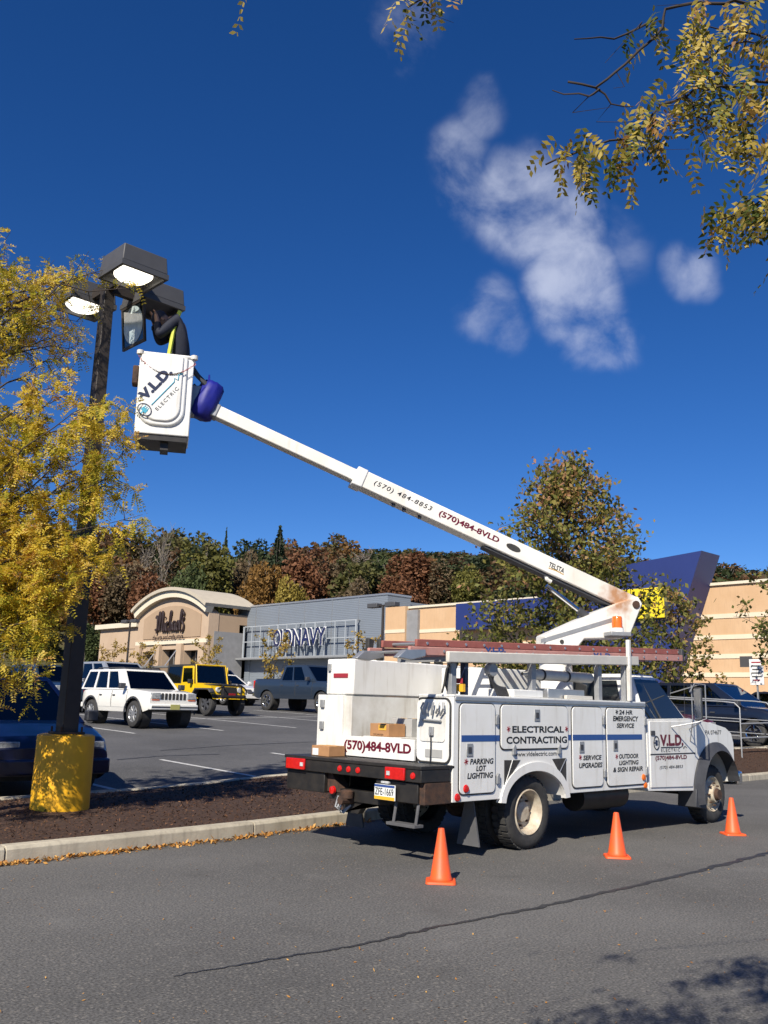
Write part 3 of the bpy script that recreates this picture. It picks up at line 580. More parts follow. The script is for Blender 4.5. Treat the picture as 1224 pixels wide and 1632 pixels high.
def branchy(mb, limbs, nsub, sublen, r0, up=.15, start=.25, samples=7, ang=1.0):
    """limbs: (start, end) pairs. adds tubes; returns sample points and directions for leaves"""
    SP, SD = [], []
    for a, b in limbs:
        a, b = Vector(a), Vector(b); L = (b-a).length
        path = curve(a, b, (rng.normal(0, .08*L), rng.normal(0, .08*L), .12*L), 7, .02*L)
        mb.tube(path, [r0*(1-.85*i/7) for i in range(8)], 6)
        for k in range(nsub):
            t = start+(1-start)*(k+rng.uniform(0, 1))/nsub; i = min(int(t*7), 6); q = path[i].lerp(path[i+1], t*7-i)
            d = (path[i+1]-path[i]).normalized()*.7+Vector(unit(1)[0])*ang+Vector((0, 0, up)); d.normalize()
            e = q+d*sublen*rng.uniform(.5, 1.15)*(1-.35*t)
            sp = curve(q, e, (0, 0, rng.uniform(-.02, .12)*sublen), 4, .02*sublen)
            mb.tube(sp, [r0*.28*(1-.75*j/4)+.001 for j in range(5)], 4, cap=False)
            for s_ in range(samples):
                u = .2+.8*rng.uniform(); j = min(int(u*4), 3); SP.append(sp[j].lerp(sp[j+1], u*4-j)); SD.append(d)
    return np.array(SP), np.array(SD)

# ---- the honey locust on the island, left of the lamp post
lt_ = thing('honey_locust_tree', 'large yellow honey locust on the island with leaves across the lamp post', 'tree', (3.45, 10.75, .2))
mb = MB(); mb.tube([(3.45, 10.75, .0), (3.47, 10.73, 1.2), (3.52, 10.7, 2.4), (3.5, 10.68, 3.8), (3.55, 10.72, 5.2), (3.5, 10.7, 6.6)], [.13, .105, .09, .07, .045, .015], 10)
tb = (3.5, 10.7)
targ = [(4.3, 11.5, 6.9), (4.6, 11.35, 6.7), (4.75, 11.3, 6.4), (4.2, 11.2, 6.3), (3.9, 11.0, 6.7), (4.5, 11.4, 6.2), (4.85, 11.35, 6.1), (4.0, 11.3, 6.0), (4.9, 11.0, 6.85), (4.95, 11.0, 6.3), (4.75, 10.95, 6.8), (4.8, 10.9, 5.7), (5.1, 11.25, 6.1), (5.2, 10.45, 6.95), (5.45, 10.2, 6.7), (4.6, 10.8, 6.6), (3.7, 10.5, 6.6), (3.9, 10.5, 6.0), (4.7, 9.75, 4.7), (5.0, 9.5, 4.3), (4.95, 9.5, 4.05), (5.15, 9.3, 3.55), (4.5, 9.95, 5.1), (4.25, 10.2, 5.0),
        (4.75, 9.7, 4.3), (4.7, 9.75, 3.8), (4.5, 9.9, 3.2), (4.35, 10.1, 2.7), (4.6, 9.9, 2.5), (4.5, 9.95, 1.75), (4.2, 10.2, 1.7), (4.8, 9.65, 3.1), (4.2, 10.2, 4.3), (4.1, 10.3, 3.6), (5.0, 9.45, 3.2), (4.4, 10.0, 4.5), (4.3, 10.1, 2.1), (4.75, 9.7, 3.4), (4.55, 9.85, 2.9), (4.7, 9.75, 2.75), (4.35, 10.05, 3.3), (4.15, 10.3, 2.4), (4.0, 10.4, 3.0), (4.45, 10.0, 2.3)]
limbs = []
for p in targ: limbs.append(((tb[0], tb[1], max(1.5, p[2]-rng.uniform(.9, 1.5))), p))
for k in range(30):
    a = rng.uniform(0, 2*math.pi); z = rng.uniform(1.9, 6.4); r = 2.2*math.sqrt(max(.1, 1-((z-3.6)/3.6)**2))*rng.uniform(.7, 1.05)
    p = (tb[0]+r*math.cos(a), tb[1]+r*math.sin(a), z)
    if (p[0]-5.3)**2+(p[1]-10.9)**2 < 1.0 or (z > 4.7 and p[1] < 10.9): continue
    limbs.append(((tb[0], tb[1], max(1.5, z-1.2)), p))
SP, SD = branchy(mb, limbs, 10, .62, .017, samples=21)
keep = (SP[:, 2] < 5.0) | (rng.uniform(0, 1, len(SP)) < .36); SP, SD = SP[keep], SD[keep]
# the branches that used to shade the bucket have been cut back
su = np.array(sun_to); q_ = SP-np.array([5.9, 10.4, 5.35]); al = q_ @ su; dist = np.linalg.norm(q_-np.outer(al, su), axis=1)
q2 = SP-np.array([5.3, 10.9, .6]); al2 = q2 @ su; d2_ = np.linalg.norm(q2-np.outer(al2, su), axis=1); thin = (d2_ < .5) & (rng.uniform(0, 1, len(SP)) < .62)
SP, SD, dist, al = SP[~thin], SD[~thin], dist[~thin], al[~thin]
keep = ~((dist < .75) & (al > -.5)) | (rng.uniform(0, 1, len(SP)) < .06); SP, SD = SP[keep], SD[keep]
mb.build('trunk', 'bark', lt_, ang=60)
V, k = fronds(SP, SD*.5+unit(len(SP))*.8+np.array([0, 0, -.25]), .16, 7, .042, .019, .35)
tn = np.repeat(np.clip(rng.normal(.61, .19, len(SP))+.14*np.sin(SP[:, 2]*3.1+SP[:, 0]*4+SP[:, 1]*2.5), 0, 1), k)+rng.normal(0, .06, len(SP)*k)
me = arrays_mesh('crown', V-np.array(lt_.location), 4, tn, 'leaf_locust'); link('crown', me, lt_)

# ---- the locust whose twigs hang into the top right corner
ov = thing('overhanging_locust_tree', 'locust tree overhead with dark twigs and yellow leaflets in the upper right corner', 'tree', (4.3, -1.1, 0))
mb = MB(); mb.tube([(4.3, -1.1, -.05), (4.28, -1.05, 1.5), (4.2, -.9, 2.6), (4.1, -.8, 3.8), (4.15, -.8, 5.2), (4.1, -.7, 6.4)], [.14, .11, .10, .075, .05, .02], 10)
twigs = [([(4.15, -.85, 3.2), (3.3, 0, 3.65), (2.457, .83, 3.558), (2.357, .926, 3.529), (2.222, 1.056, 3.515), (2.146, 1.128, 3.499), (2.135, 1.139, 3.431), (2.062, 1.209, 3.316), (2.0, 1.269, 3.234), (1.941, 1.326, 3.251)], .016),
         ([(2.13, 1.144, 3.461), (2.038, 1.232, 3.396), (1.955, 1.312, 3.388)], .005), ([(2.0, 1.269, 3.234), (1.98, 1.28, 3.2), (1.9, 1.35, 3.215)], .0045), ([(2.0, 1.269, 3.234), (2.03, 1.24, 3.19), (2.072, 1.199, 3.178)], .004),
         ([(4.15, -.85, 3.0), (3.3, .0, 3.35), (2.445, .842, 3.313), (2.346, .936, 3.268), (2.251, 1.027, 3.249), (2.175, 1.101, 3.222), (2.123, 1.151, 3.18), (2.071, 1.201, 3.09), (1.982, 1.285, 3.048), (1.894, 1.37, 2.992)], .012),
         ([(3.3, .0, 3.35), (2.8, .5, 3.1), (2.431, .854, 3.038), (2.337, .945, 3.039), (2.255, 1.024, 3.049)], .008), ([(3.3, .0, 3.35), (2.7, .6, 3.0), (2.427, .859, 2.942), (2.332, .95, 2.919), (2.275, 1.004, 2.861), (2.231, 1.046, 2.84)], .008),
         ([(3.3, 0, 3.65), (2.7, .6, 3.6), (2.453, .834, 3.475), (2.352, .931, 3.41), (2.269, 1.011, 3.376), (2.202, 1.074, 3.302)], .007), ([(4.1, -.8, 3.9), (2.6, .8, 4.0), (1.755, 1.504, 3.632), (1.677, 1.578, 3.524), (1.613, 1.639, 3.476)], .010),
         ([(2.175, 1.101, 3.222), (2.2, 1.08, 3.16), (2.24, 1.05, 3.12)], .004), ([(2.352, .931, 3.41), (2.28, 1.0, 3.43), (2.2, 1.07, 3.44)], .004)]
def crook(p):
    L = []
    for a, b in zip(p, p[1:]):
        a, b = Vector(a), Vector(b); n = max(2, int((b-a).length/.03))
        L += [a.lerp(b, k/n)+Vector(rng.normal(0, .0035, 3)) for k in range(n)]
    return L+[Vector(p[-1])]
for p, r in twigs:
    L = crook(p); mb.tube(L, [r*.62*(1-.75*i/(len(L)-1))+.0008 for i in range(len(L))], 6)
    for k in range(2, len(L)-1, 5):
        if L[k].x < 2.6: mb.tube([L[k], L[k]+Vector(rng.normal(0, .03, 3))+Vector((0, 0, -.02)), L[k]+Vector(rng.normal(0, .045, 3))+Vector((0, 0, -.06))], [.0016, .0012, .0006], 4)
# fronds hang in clumps along the twigs
cl = [((1.0, 0), (2.30, .98, 3.49), 9), ((0, 0), (2.24, 1.04, 3.47), 9), ((0, 0), (2.2, 1.08, 3.43), 8), ((0, 0), (2.1, 1.17, 3.47), 5), ((0, 0), (2.34, .95, 3.40), 10), ((0, 0), (2.28, 1.0, 3.36), 10), ((0, 0), (2.22, 1.06, 3.32), 8),
      ((0, 0), (2.33, .95, 3.26), 12), ((0, 0), (2.27, 1.01, 3.24), 12), ((0, 0), (2.19, 1.09, 3.23), 10), ((0, 0), (2.12, 1.15, 3.19), 9), ((0, 0), (2.08, 1.19, 3.13), 10), ((0, 0), (2.06, 1.21, 3.09), 9), ((0, 0), (1.98, 1.285, 3.05), 9), ((0, 0), (1.94, 1.325, 3.02), 8),
      ((0, 0), (2.14, 1.13, 3.1), 5), ((0, 0), (2.3, .98, 3.13), 9), ((0, 0), (2.25, 1.03, 3.06), 5), ((0, 0), (2.35, .93, 3.1), 9), ((0, 0), (2.33, .95, 2.93), 14), ((0, 0), (2.29, .99, 2.90), 12), ((0, 0), (2.25, 1.03, 2.86), 9), ((0, 0), (2.37, .91, 2.86), 12),
      ((0, 0), (1.67, 1.585, 3.53), 6), ((0, 0), (1.62, 1.635, 3.49), 4), ((0, 0), (1.29, 1.95, 3.52), 1)]
PP = []
for _, c, n in cl: PP.append(np.array(c)+rng.normal(0, .032, (int(n*1.25), 3)))
for a_, b_ in (((3.9, -.6, 3.5), (2.6, .7, 3.56)), ((3.9, -.6, 3.2), (2.6, .7, 3.33)), ((3.0, .3, 3.2), (2.55, .74, 3.0)), ((4.0, -.7, 3.9), (2.6, .8, 4.0)), ((3.2, .1, 3.64), (2.6, .7, 3.56))):
    t_ = rng.uniform(0, 1, (60, 1)); PP.append(np.array(a_)*(1-t_)+np.array(b_)*t_+rng.normal(0, .06, (60, 3)))
for la, de in ((.0, .8), (.4, .9), (.8, 1.0), (1.2, 1.2), (.3, 1.3), (.8, 1.45), (1.3, 1.6), (.6, .6), (1.1, .8), (1.5, 1.1), (1.6, 1.6), (-.25, .75), (-.45, .95), (-.15, 1.2), (.1, 1.6), (.5, 1.9), (1.1, 2.0)):
    c = np.array([.692*de+.7214*la, .7214*de-.692*la, rng.uniform(3.1, 3.35)]); PP.append(c+rng.normal(0, .16, (150, 3)))
    q = PP[-1]; PP[-1] = q[(q[:, 2]-.14-1.53)/np.maximum(.05, q[:, 0]*.692+q[:, 1]*.7214) > 1.0]
    mb.tube(curve((3.4, -.1, 3.6), tuple(c), (0, 0, .15), 5, .02), [.010, .008, .006, .005, .004, .003], 5)
PP = np.concatenate(PP)
V1, k1 = fronds(PP, np.array([0, 0, -1.])+unit(len(PP))*.75, .10, 7, .027, .012, .2)
t1 = np.repeat(rng.beta(1.3, 1.2, len(PP)), k1)+rng.normal(0, .06, len(PP)*k1)
# the rest of the crown, overhead and behind
limbs = []
for k in range(34):
    a = rng.uniform(-2.9, 2.4); z = rng.uniform(3.3, 6.2); r = rng.uniform(1.0, 2.4); p = Vector((4.2+r*math.cos(a), -.9+r*math.sin(a), z))
    dd = p.x*.692+p.y*.7214
    if dd > .3 and (p.x*.7214-p.y*.692)/dd < 1.1: continue
    limbs.append(((4.15, -.85, z-.9), tuple(p)))
SP, SD = branchy(mb, limbs, 9, .6, .024, samples=9)
mb.build('trunk', 'twig', ov, ang=60)
ok = np.array([not ((p[0]*.692+p[1]*.7214) > .2 and abs(p[0]*.7214-p[1]*.692)/(p[0]*.692+p[1]*.7214) < .62) for p in SP]); SP, SD = SP[ok], SD[ok]
V2, k2 = fronds(SP, SD*.5+unit(len(SP))*.8+np.array([0, 0, -.3]), .13, 6, .026, .012, .3)
me = arrays_mesh('crown', np.concatenate([V1, V2])-np.array(ov.location), 4, np.concatenate([t1, np.repeat(rng.beta(1.3, 1.5, len(SP)), k2)]), 'leaf_overhang'); link('crown', me, ov)

# ---- broadleaf trees in the lot
def detail_tree(name, label, base, H, zc0, R, leafm, nl, nsub, sublen, samples, per, size, sig, shape, bias=(0., .2), group=None, trunk_r=.1, barkm='bark'):
    t = thing(name, label, 'tree', base, 0, group); x, y, z = base
    mb = MB(); mb.tube([(x, y, z-.1), (x+.03, y, z+H*.3), (x, y+.04, z+H*.6), (x, y, z+H*.97)], [trunk_r, trunk_r*.75, trunk_r*.45, trunk_r*.08], 8)
    limbs = []
    for k in range(nl):
        f = (k+.5)/nl; zz = zc0+(H-zc0)*f; r = R*shape(f)*rng.uniform(.72, 1.05); a = k*2.4+rng.normal(0, .35)
        limbs.append(((x, y, z+max(zc0*.8, zz-r*.55-.2)), (x+r*math.cos(a), y+r*math.sin(a), z+zz+.1)))
    SP, SD = branchy(mb, limbs, nsub, sublen, trunk_r*.3, samples=samples, start=.2)
    mb.build('trunk', barkm, t, ang=60)
    P = np.repeat(SP, per, 0); P = P+rng.normal(0, sig, P.shape)
    hh = (P[:, 2]-z)/H
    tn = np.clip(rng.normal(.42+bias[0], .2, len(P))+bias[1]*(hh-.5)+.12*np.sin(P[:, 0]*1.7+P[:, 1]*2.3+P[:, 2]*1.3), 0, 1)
    me = arrays_mesh('crown', leaf_quads(P, size)-np.array(base), 4, tn, leafm); link('crown', me, t)
    return t
tri = lambda f: min(.78, (1-f)**.66)
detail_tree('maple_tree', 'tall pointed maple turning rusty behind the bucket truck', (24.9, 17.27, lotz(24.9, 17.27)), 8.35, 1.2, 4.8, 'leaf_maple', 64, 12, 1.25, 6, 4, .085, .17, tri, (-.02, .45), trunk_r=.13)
rnd = lambda f: math.sqrt(max(.08, 1-(2*f-1)**2*.9))
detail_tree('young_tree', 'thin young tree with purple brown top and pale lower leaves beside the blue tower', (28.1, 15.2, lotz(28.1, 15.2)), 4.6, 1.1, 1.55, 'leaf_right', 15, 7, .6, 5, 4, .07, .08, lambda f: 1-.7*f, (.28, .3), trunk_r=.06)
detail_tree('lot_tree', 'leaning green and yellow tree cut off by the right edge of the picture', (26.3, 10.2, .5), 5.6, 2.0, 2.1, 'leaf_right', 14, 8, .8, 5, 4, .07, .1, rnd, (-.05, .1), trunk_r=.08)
for nm, lb, X, Y, H, R in (('locust_sapling', 'small golden locust left of the thin lamp post by the arched store', 41, 77.0, 4.2, 1.7), ('locust_sapling', 'small golden locust right of the thin lamp post by the arched store', 41, 72.3, 4.0, 1.9),
                           ('locust_sapling', 'small golden locust at the right corner of the arched store', 41, 61.9, 4.4, 1.7), ('locust_sapling', 'small orange locust in front of the navy store letters', 41, 53.6, 4.7, 1.6), ('locust_sapling', 'small golden locust at the right end of the grey store', 41, 44.2, 4.2, 1.3)):
    detail_tree(nm, lb, (X, Y, lotz(X, Y)+.05), H, 1.0, R, 'leaf_small', 12, 6, .6, 4, 3, .10, .1, rnd, (.05, .1), 'golden saplings in front of the stores', .05)

# ---- wooded hillside
def crown_template(nm, n, lob, kind):
    if kind == 'conifer':
        z = rng.beta(1, 1.6, n); r = (1-z)*.95*np.sqrt(rng.uniform(.15, 1, n)); a = rng.uniform(0, 2*np.pi, n)
        lay = .5+.5*np.sin(z*38); r = r*(.7+.4*lay)
        P = np.stack([r*np.cos(a), r*np.sin(a), .08+z*.92-.05*r], 1); tn = np.clip(.35+.3*lay*r+rng.normal(0, .12, n), 0, 1); sz = .075
    elif kind == 'bare':
        P = unit(n)*np.array([.8, .8, .36])*rng.uniform(.5, 1, (n, 1))+np.array([0, 0, .6]); tn = rng.uniform(.2, .9, n); sz = .035
    else:
        C = unit(lob)*rng.uniform(.3, .8, (lob, 1))*np.array([.85, .85, .36])+np.array([0, 0, .58]); i = rng.integers(0, lob, n)
        rad = rng.uniform(.25, .42, lob)
        P = C[i]+unit(n)*(rad[i]*rng.uniform(.72, 1.05, n)**1.0)[:, None]*np.array([1, 1, .55]); lt = rng.normal(.5, .16, lob)
        tn = np.clip(lt[i]+rng.normal(0, .10, n), 0, 1); sz = .056
    n = len(P); a = unit(n); b = np.cross(a, unit(n)); b /= np.linalg.norm(b, axis=1)[:, None]; s = (sz*rng.uniform(.5, 1.3, n))[:, None]
    iso = np.array([1, 1, .32]) if kind != 'conifer' else np.array([1, 1, .22])
    V = np.stack([P-a*s*iso, P-b*s*.7*iso, P+a*s*iso, P+b*s*.7*iso], 1).reshape(-1, 3)
    return arrays_mesh(nm, V, 4, tn, 'leaf_far')
CT = {'round': [crown_template('crown_round', 7000, 18, 'round') for _ in range(5)], 'conifer': [crown_template('crown_conifer', 2600, 0, 'conifer') for _ in range(2)], 'bare': [crown_template('crown_bare', 380, 0, 'bare') for _ in range(2)]}
CT['conifer2'] = CT['conifer']
def trunk_template(bare):
    mb = MB(); mb.tube([(0, 0, -.06), (.02, 0, .3), (-.02, .02, .6), (0, 0, .95)], [.05, .04, .028, .006], 6)
    for k in range(26 if bare else 7):
        z = rng.uniform(.28, .85); a = rng.uniform(0, 6.28); r = rng.uniform(.35, .85)*(1.15-z*.6); e = (r*math.cos(a), r*math.sin(a), z+rng.uniform(.08, .3))
        pt = curve((0, 0, z), e, (0, 0, -.03), 4, .03); mb.tube(pt, [.016, .012, .009, .006, .003], 4)
        if bare:
            for q in range(5):
                s_ = pt[1+q % 4]; mb.tube([s_, s_+Vector((rng.normal(0, .18), rng.normal(0, .18), rng.uniform(.04, .16)))], [.006, .002], 3)
    o = mb.build('trunk_template', 'greybark' , None, local=True, ang=60); me = o.data; bpy.data.objects.remove(o); return me
TT = [trunk_template(False), trunk_template(True)]
OLV, DKG, RST, BRN, ORG, RED, GRN, PAL, YEL = (.12, .115, .026), (.035, .052, .026), (.155, .07, .034), (.115, .083, .046), (.20, .11, .03), (.20, .025, .025), (.065, .085, .03), (.17, .135, .09), (.22, .17, .035)
FOREST = [
 ('bare', 61.3, 104.7, 7.1, 15.4, 2.4, PAL, 'bare grey tree above the left end of the arched roof'),
 ('round', 64.3, 99.1, 5.2, 16.7, 4.1, OLV, 'broad olive tree above the peak of the arched roof'),
 ('conifer', 70.5, 104.2, 7.0, 17.0, 1.3, DKG, 'narrow dark conifer tip poking up behind the olive tree'),
 ('round', 71.7, 100.3, 6.3, 15.6, 2.8, BRN, 'brown grey tree between the olive tree and the tall pine'),
 ('conifer2', 73.3, 96.0, 6.9, 16.8, 3.4, DKG, 'tall dark pine above the left end of the grey store'),
 ('round', 67.3, 90.6, 4.4, 14.2, 2.7, ORG, 'orange tree in front of the tall dark pine'),
 ('round', 73.4, 90.3, 7.0, 13.7, 3.5, RST, 'rust coloured tree just right of the tall dark pine'),
 ('round', 77.2, 89.5, 8.5, 11.6, 2.9, BRN, 'dull brown tree above the middle of the grey store'),
 ('bare', 84.9, 93.2, 11.8, 10.1, 3.4, PAL, 'bare pale tree against the sky above the grey store'),
 ('round', 84.7, 87.8, 11.4, 9.7, 2.8, GRN, 'green tree with open crown above the right half of the grey store'),
 ('round', 84.8, 82.1, 10.7, 10.4, 3.8, RST, 'large rust brown tree above the right corner of the grey store'),
 ('round', 86.4, 77.9, 10.7, 9.2, 3.1, BRN, 'brown tree above the tan wall right of the grey store'),
 ('round', 85.3, 73.4, 9.7, 8.8, 2.3, OLV, 'olive tree beside the maple above the tan wall'),
 ('round', 40.4, 99.8, 5.5, 9.2, 3.0, RED, 'bright red tree seen through the locust at the left edge'),
 ('conifer2', 44.8, 101.2, 6.0, 6.6, 2.0, DKG, 'dark green conifer seen left of the lamp post'),
 ('round', 47.0, 99.0, 5.2, 9.0, 2.4, ORG, 'orange tree directly behind the lamp post'),
 ('round', 52.8, 104.5, 7.1, 9.7, 2.7, RST, 'rust tree between the lamp post and the arched store'),
 ('round', 55.1, 102.3, 6.3, 11.7, 3.0, BRN, 'brown tree above the flat left wing of the arched store'),
 ('bare', 60.7, 108.1, 8.3, 12.5, 2.4, PAL, 'bare tree with a pale slanting trunk left of the arch'),
 ('round', 56.1, 98.6, 5.1, 11.6, 2.8, RST, 'rust brown tree rising behind the left shoulder of the arch'),
 ('round', 107.4, 52.2, 10.9, 8.6, 3.6, DKG, 'dark green tree right of the slanted blue tower'),
 ('round', 105.9, 48.0, 9.6, 8.5, 3.2, GRN, 'green tree behind the right end of the tan store'),
 ('round', 67.4, 85.0, 4.3, 11.8, 2.2, YEL, 'low yellow tree above the grey parapet below the pine'),
 ('round', 74.0, 81.4, 6.6, 10.0, 2.7, BRN, 'low brown tree above the middle of the grey parapet'),
 ('round', 59.4, 95.5, 4.0, 13.5, 2.5, GRN, 'dark green tree behind the crown of the arch'),
 ('round', 77.8, 77.8, 7.7, 9.3, 2.5, RST, 'low rust tree above the right part of the grey parapet'),
 ('round', 38.7, 104.3, 7.0, 7.4, 3.4, RED, 'crimson tree beyond the left edge of the picture'),
 ('round', 45.6, 92.1, 2.9, 6.7, 1.7, GRN, 'low green tree at the left end of the arched store'),
 ('round', 40.7, 94.0, 3.5, 5.4, 2.6, OLV, 'low olive tree beneath the red tree at the left edge'),
]
k = 0
for kind, X, Y, zb, H, R, c, lab in FOREST:
    t = thing('pine_tree' if 'conifer' in kind else 'forest_tree', lab, 'tree', (X, Y, zb), rng.uniform(0, 6.28), 'trees on the wooded hill')
    o = link('trunk', TT[1 if kind == 'bare' else 0], t); o.scale = (R, R, H)
    Rr_ = R*1.3
    o = link('crown', CT[kind][k % len(CT[kind])], t); o.scale = (Rr_, Rr_, H*1.02); o.color = (*c, 1); k += 1
# the unbroken wood behind them
def woodland():
    n = 0; Vs = []; Ts = []; Cs = []
    return None
cols = [OLV, DKG, RST, BRN, ORG, GRN, BRN, PAL, OLV, RST]
buf = {}
for q in range(330):
    X = rng.uniform(30, 150); Y = rng.uniform(22, 150)
    if not (X > 72+6*rng.uniform() or Y > 100+6*rng.uniform()): continue
    d = X*.692+Y*.7214; lat = X*.7214-Y*.692
    if abs(lat)/d > .62 or (lat > 30 and rng.uniform() < .3): continue
    zb = hillz(X, Y); H = rng.uniform(8, 12.5); R = rng.uniform(2.6, 4.0)
    lim = {True: 23.5, False: 21}[lat < -5]*d/120      # keeps the skyline level
    if zb+H > lim: H = lim-zb
    if H < 4: continue
    buf.setdefault(q % 5, []).append((X, Y, zb, H, R, cols[rng.integers(0, len(cols))]))
Vs = []; Tn = []
wl_ = leafmat('wood_leaf', [(0, (.035, .05, .024)), (.25, (.06, .078, .028)), (.5, (.11, .105, .03)), (.7, (.115, .08, .042)), (.88, (.155, .07, .032)), (1, (.20, .11, .034))], .3, .7)
for q, L in buf.items():
    me = CT['round'][q]; co = np.zeros(len(me.vertices)*3, dtype=np.float32); me.vertices.foreach_get('co', co); co = co.reshape(-1, 4, 3)[::5]; 
    for X, Y, zb, H, R, c in L:
        a = rng.uniform(0, 6.28); rot = np.array([[math.cos(a), -math.sin(a), 0], [math.sin(a), math.cos(a), 0], [0, 0, 1]])
        ctr = co.mean(1, keepdims=True); cc = ctr+(co-ctr)*1.5
        Vs.append(((cc @ rot.T)*np.array([R*1.3, R*1.3, H])+np.array([X, Y, zb])).reshape(-1, 3)); Tn.append(np.clip(rng.uniform(0, 1)+rng.normal(0, .08, len(co)), 0, 1))
wood = link('woodland', arrays_mesh('woodland', np.concatenate(Vs), 4, np.concatenate(Tn), wl_)); tag(wood, 'mixed autumn wood covering the hill behind the stores', 'woodland', kind='stuff')

# ================================================================ BUCKET TRUCK
tk = thing('bucket_truck', 'white electrical contractor bucket truck with its boom raised to the lamp post', 'bucket truck', (10.3, 7.6, 0))
XP, ZP, YM = (1, 0, 0), (0, 0, 1), (0, -1, 0)
YN, YF = 6.5235, 8.69                      # near and far sides of the service body
def ell(cx, cz, rx, rz, a0, a1, k=16): return [(cx+rx*math.cos(R_(a0+(a1-a0)*i/k)), cz+rz*math.sin(R_(a0+(a1-a0)*i/k))) for i in range(k+1)]
side = [(7.33, 1.62), (7.33, .57), (8.17, .57)]+[p for p in ell(8.72, .50, .55, .34, 172, 8)]+[(9.27, .57), (11.08, .57), (11.08, 1.62)]
bn = MB().prism(side, 'y', YN, 7.02).build('side_compartment', 'white', tk, bevel=.012)
bf = MB().prism(side, 'y', 8.25, YF).build('side_compartment', 'white', tk, bevel=.012)
MB().box(7.36, 10.6, 8.10, 8.58, 1.625, 2.04).build('top_box', 'white', tk, bevel=.015)
MB().box(7.362, 11.0, 8.115, 8.249, .95, 1.615).build('inner_liner', 'white2', tk)
MB().box(7.33, 11.08, 7.02, 8.25, .86, .945).build('bed_floor', 'black', tk)
MB().box(11.0, 11.08, 7.02, 8.25, .95, 1.60).build('bulkhead', 'white', tk)
tg = MB().box(7.30, 7.33, 7.05, 8.24, .945, 1.165).build('tailboard', 'white', tk, bevel=.004)
text('lettering', '(570)484-8VLD', (7.298, 8.16, .985), YM, ZP, 1.07, .135, 'maroon', tg, .035)
# deck and bumper
MB().box(6.86, 7.36, YN, YF, .90, .935).build('deck', 'black', tk, bevel=.006)
cr = MB().box(6.87, 7.30, YN+.005, YF-.005, .775, .90).build('crossmember', 'black', tk, bevel=.008)
MB().box(6.93, 7.32, YN+.01, 7.22, .56, .773).build('bumper_box', 'rust', tk, bevel=.008)
MB().box(6.90, 6.929, 6.60, 7.20, .57, .765).build('bumper_plate', 'black', tk, bevel=.005)
MB().box(6.90, 7.28, 8.02, YF-.01, .56, .773).build('bumper_box', 'black', tk, bevel=.008)
MB().prism([(7.95, .77), (8.02, .77), (8.02, .58), (7.80, .58)], 'x', 6.95, 7.1).build('gusset', 'rust', tk)
for y, w_ in ((8.31, .33), (6.74, .28)):
    l_ = MB().box(6.842, 6.868, y, y+w_, .785, .905).build('tail_light', 'red', tk, bevel=.008)
    MB().box(6.835, 6.841, y+w_*(.05 if y > 7 else .72), y+w_*(.2 if y > 7 else .88), .825, .865).build('reverse_lens', 'clear', l_)
for y in (7.735, 7.594, 7.446, 6.64): MB().lathe([(0, -.012), (.028, -.010), (.034, 0)], (6.866, y, .838), 'x', 14).build('marker_light', 'red', tk)
pl_ = MB().box(6.855, 6.868, 6.875, 7.175, .575, .727).build('licence_plate', 'platew', tk, bevel=.003)
MB().box(6.851, 6.8545, 6.88, 7.17, .578, .61).build('plate_band', 'platey', pl_); MB().box(6.851, 6.8545, 6.88, 7.17, .702, .724).build('plate_band', 'plateb', pl_)
text('lettering', 'ZFE-1669', (6.852, 7.16, .622), YM, ZP, .265, .07, 'blackink', pl_)
MB().box(6.86, 6.9, 6.98, 7.09, .735, .76).build('plate_lamp', 'clear', tk, bevel=.005)
# hitch and step
b = MB(); b.box(6.96, 7.5, 7.2, 8.0, .50, .62); b.prism([(7.2, .5), (7.45, .5), (7.55, .38), (7.75, .38), (7.85, .5)], 'x', 6.98, 7.06); b.build('hitch_frame', 'black', tk, bevel=.006)
b = MB(); b.tube([(6.8, 7.64, .52), (7.2, 7.64, .52)], .045, 10); b.lathe([(.0, -.02), (.07, -.02), (.075, .05), (.03, .07)], (6.9, 7.64, .56), 'z', 12); b.build('pintle_hook', 'rust', tk)
MB().lathe([(0, -.03), (.04, -.025), (.045, 0)], (6.93, 7.9, .60), 'x', 12).build('trailer_socket', 'red', tk)
for k in range(3): MB().tube([(6.92, 7.7+.05*k, .55), (6.88, 7.72+.04*k, .44), (6.93, 7.78-.03*k, .38), (6.98, 7.66, .46)], .011, 6).build('safety_chain', 'galv', tk)
b = MB(); b.box(6.84, 6.97, 6.58, 6.98, .345, .375)
for y in (6.62, 6.93): b.tube([(6.9, y, .37), (6.94, y, .58)], .018, 6)
b.build('step', 'flap', tk, bevel=.004)
# rear door of the near compartment
MB().prism(rrect(6.56, 7.03, .955, 1.60, .07), 'x', 7.318, 7.329).build('rear_door', 'white', tk)
rr = rrect(6.555, 7.035, .95, 1.605, .08); MB().tube([(7.318, a, b_) for a, b_ in rr[3:-3]], .011, 6).build('door_seal', 'rubber', tk)
MB().prism(rrect(6.62, 6.98, 1.16, 1.48, .04), 'x', 7.308, 7.317).build('inner_door', 'white2', tk)
MB().tube([(7.29, 6.66, 1.37), (7.29, 6.93, 1.38)], .012, 6).build('latch_bar', 'galv', tk); MB().box(7.285, 7.307, 6.77, 6.83, 1.22, 1.31).build('latch', 'galv', tk, bevel=.004)
MB().tube([(7.29, 6.80, 1.25), (7.292, 6.80, 1.1), (7.292, 6.805, .96)], .007, 5).build('hanging_cord', 'rubber', tk)
MB().box(7.312, 7.3175, 6.66, 6.9, 1.0, 1.08).build('decal', 'greybox', tk)
for k in range(5): MB().tube([(7.28, 6.62+.07*k, 1.56), (7.26, 6.60+.08*k, 1.50), (7.275, 6.66+.06*k, 1.43+.02*(k % 2))], .012, 6).build('tool_hook', 'galv', tk)
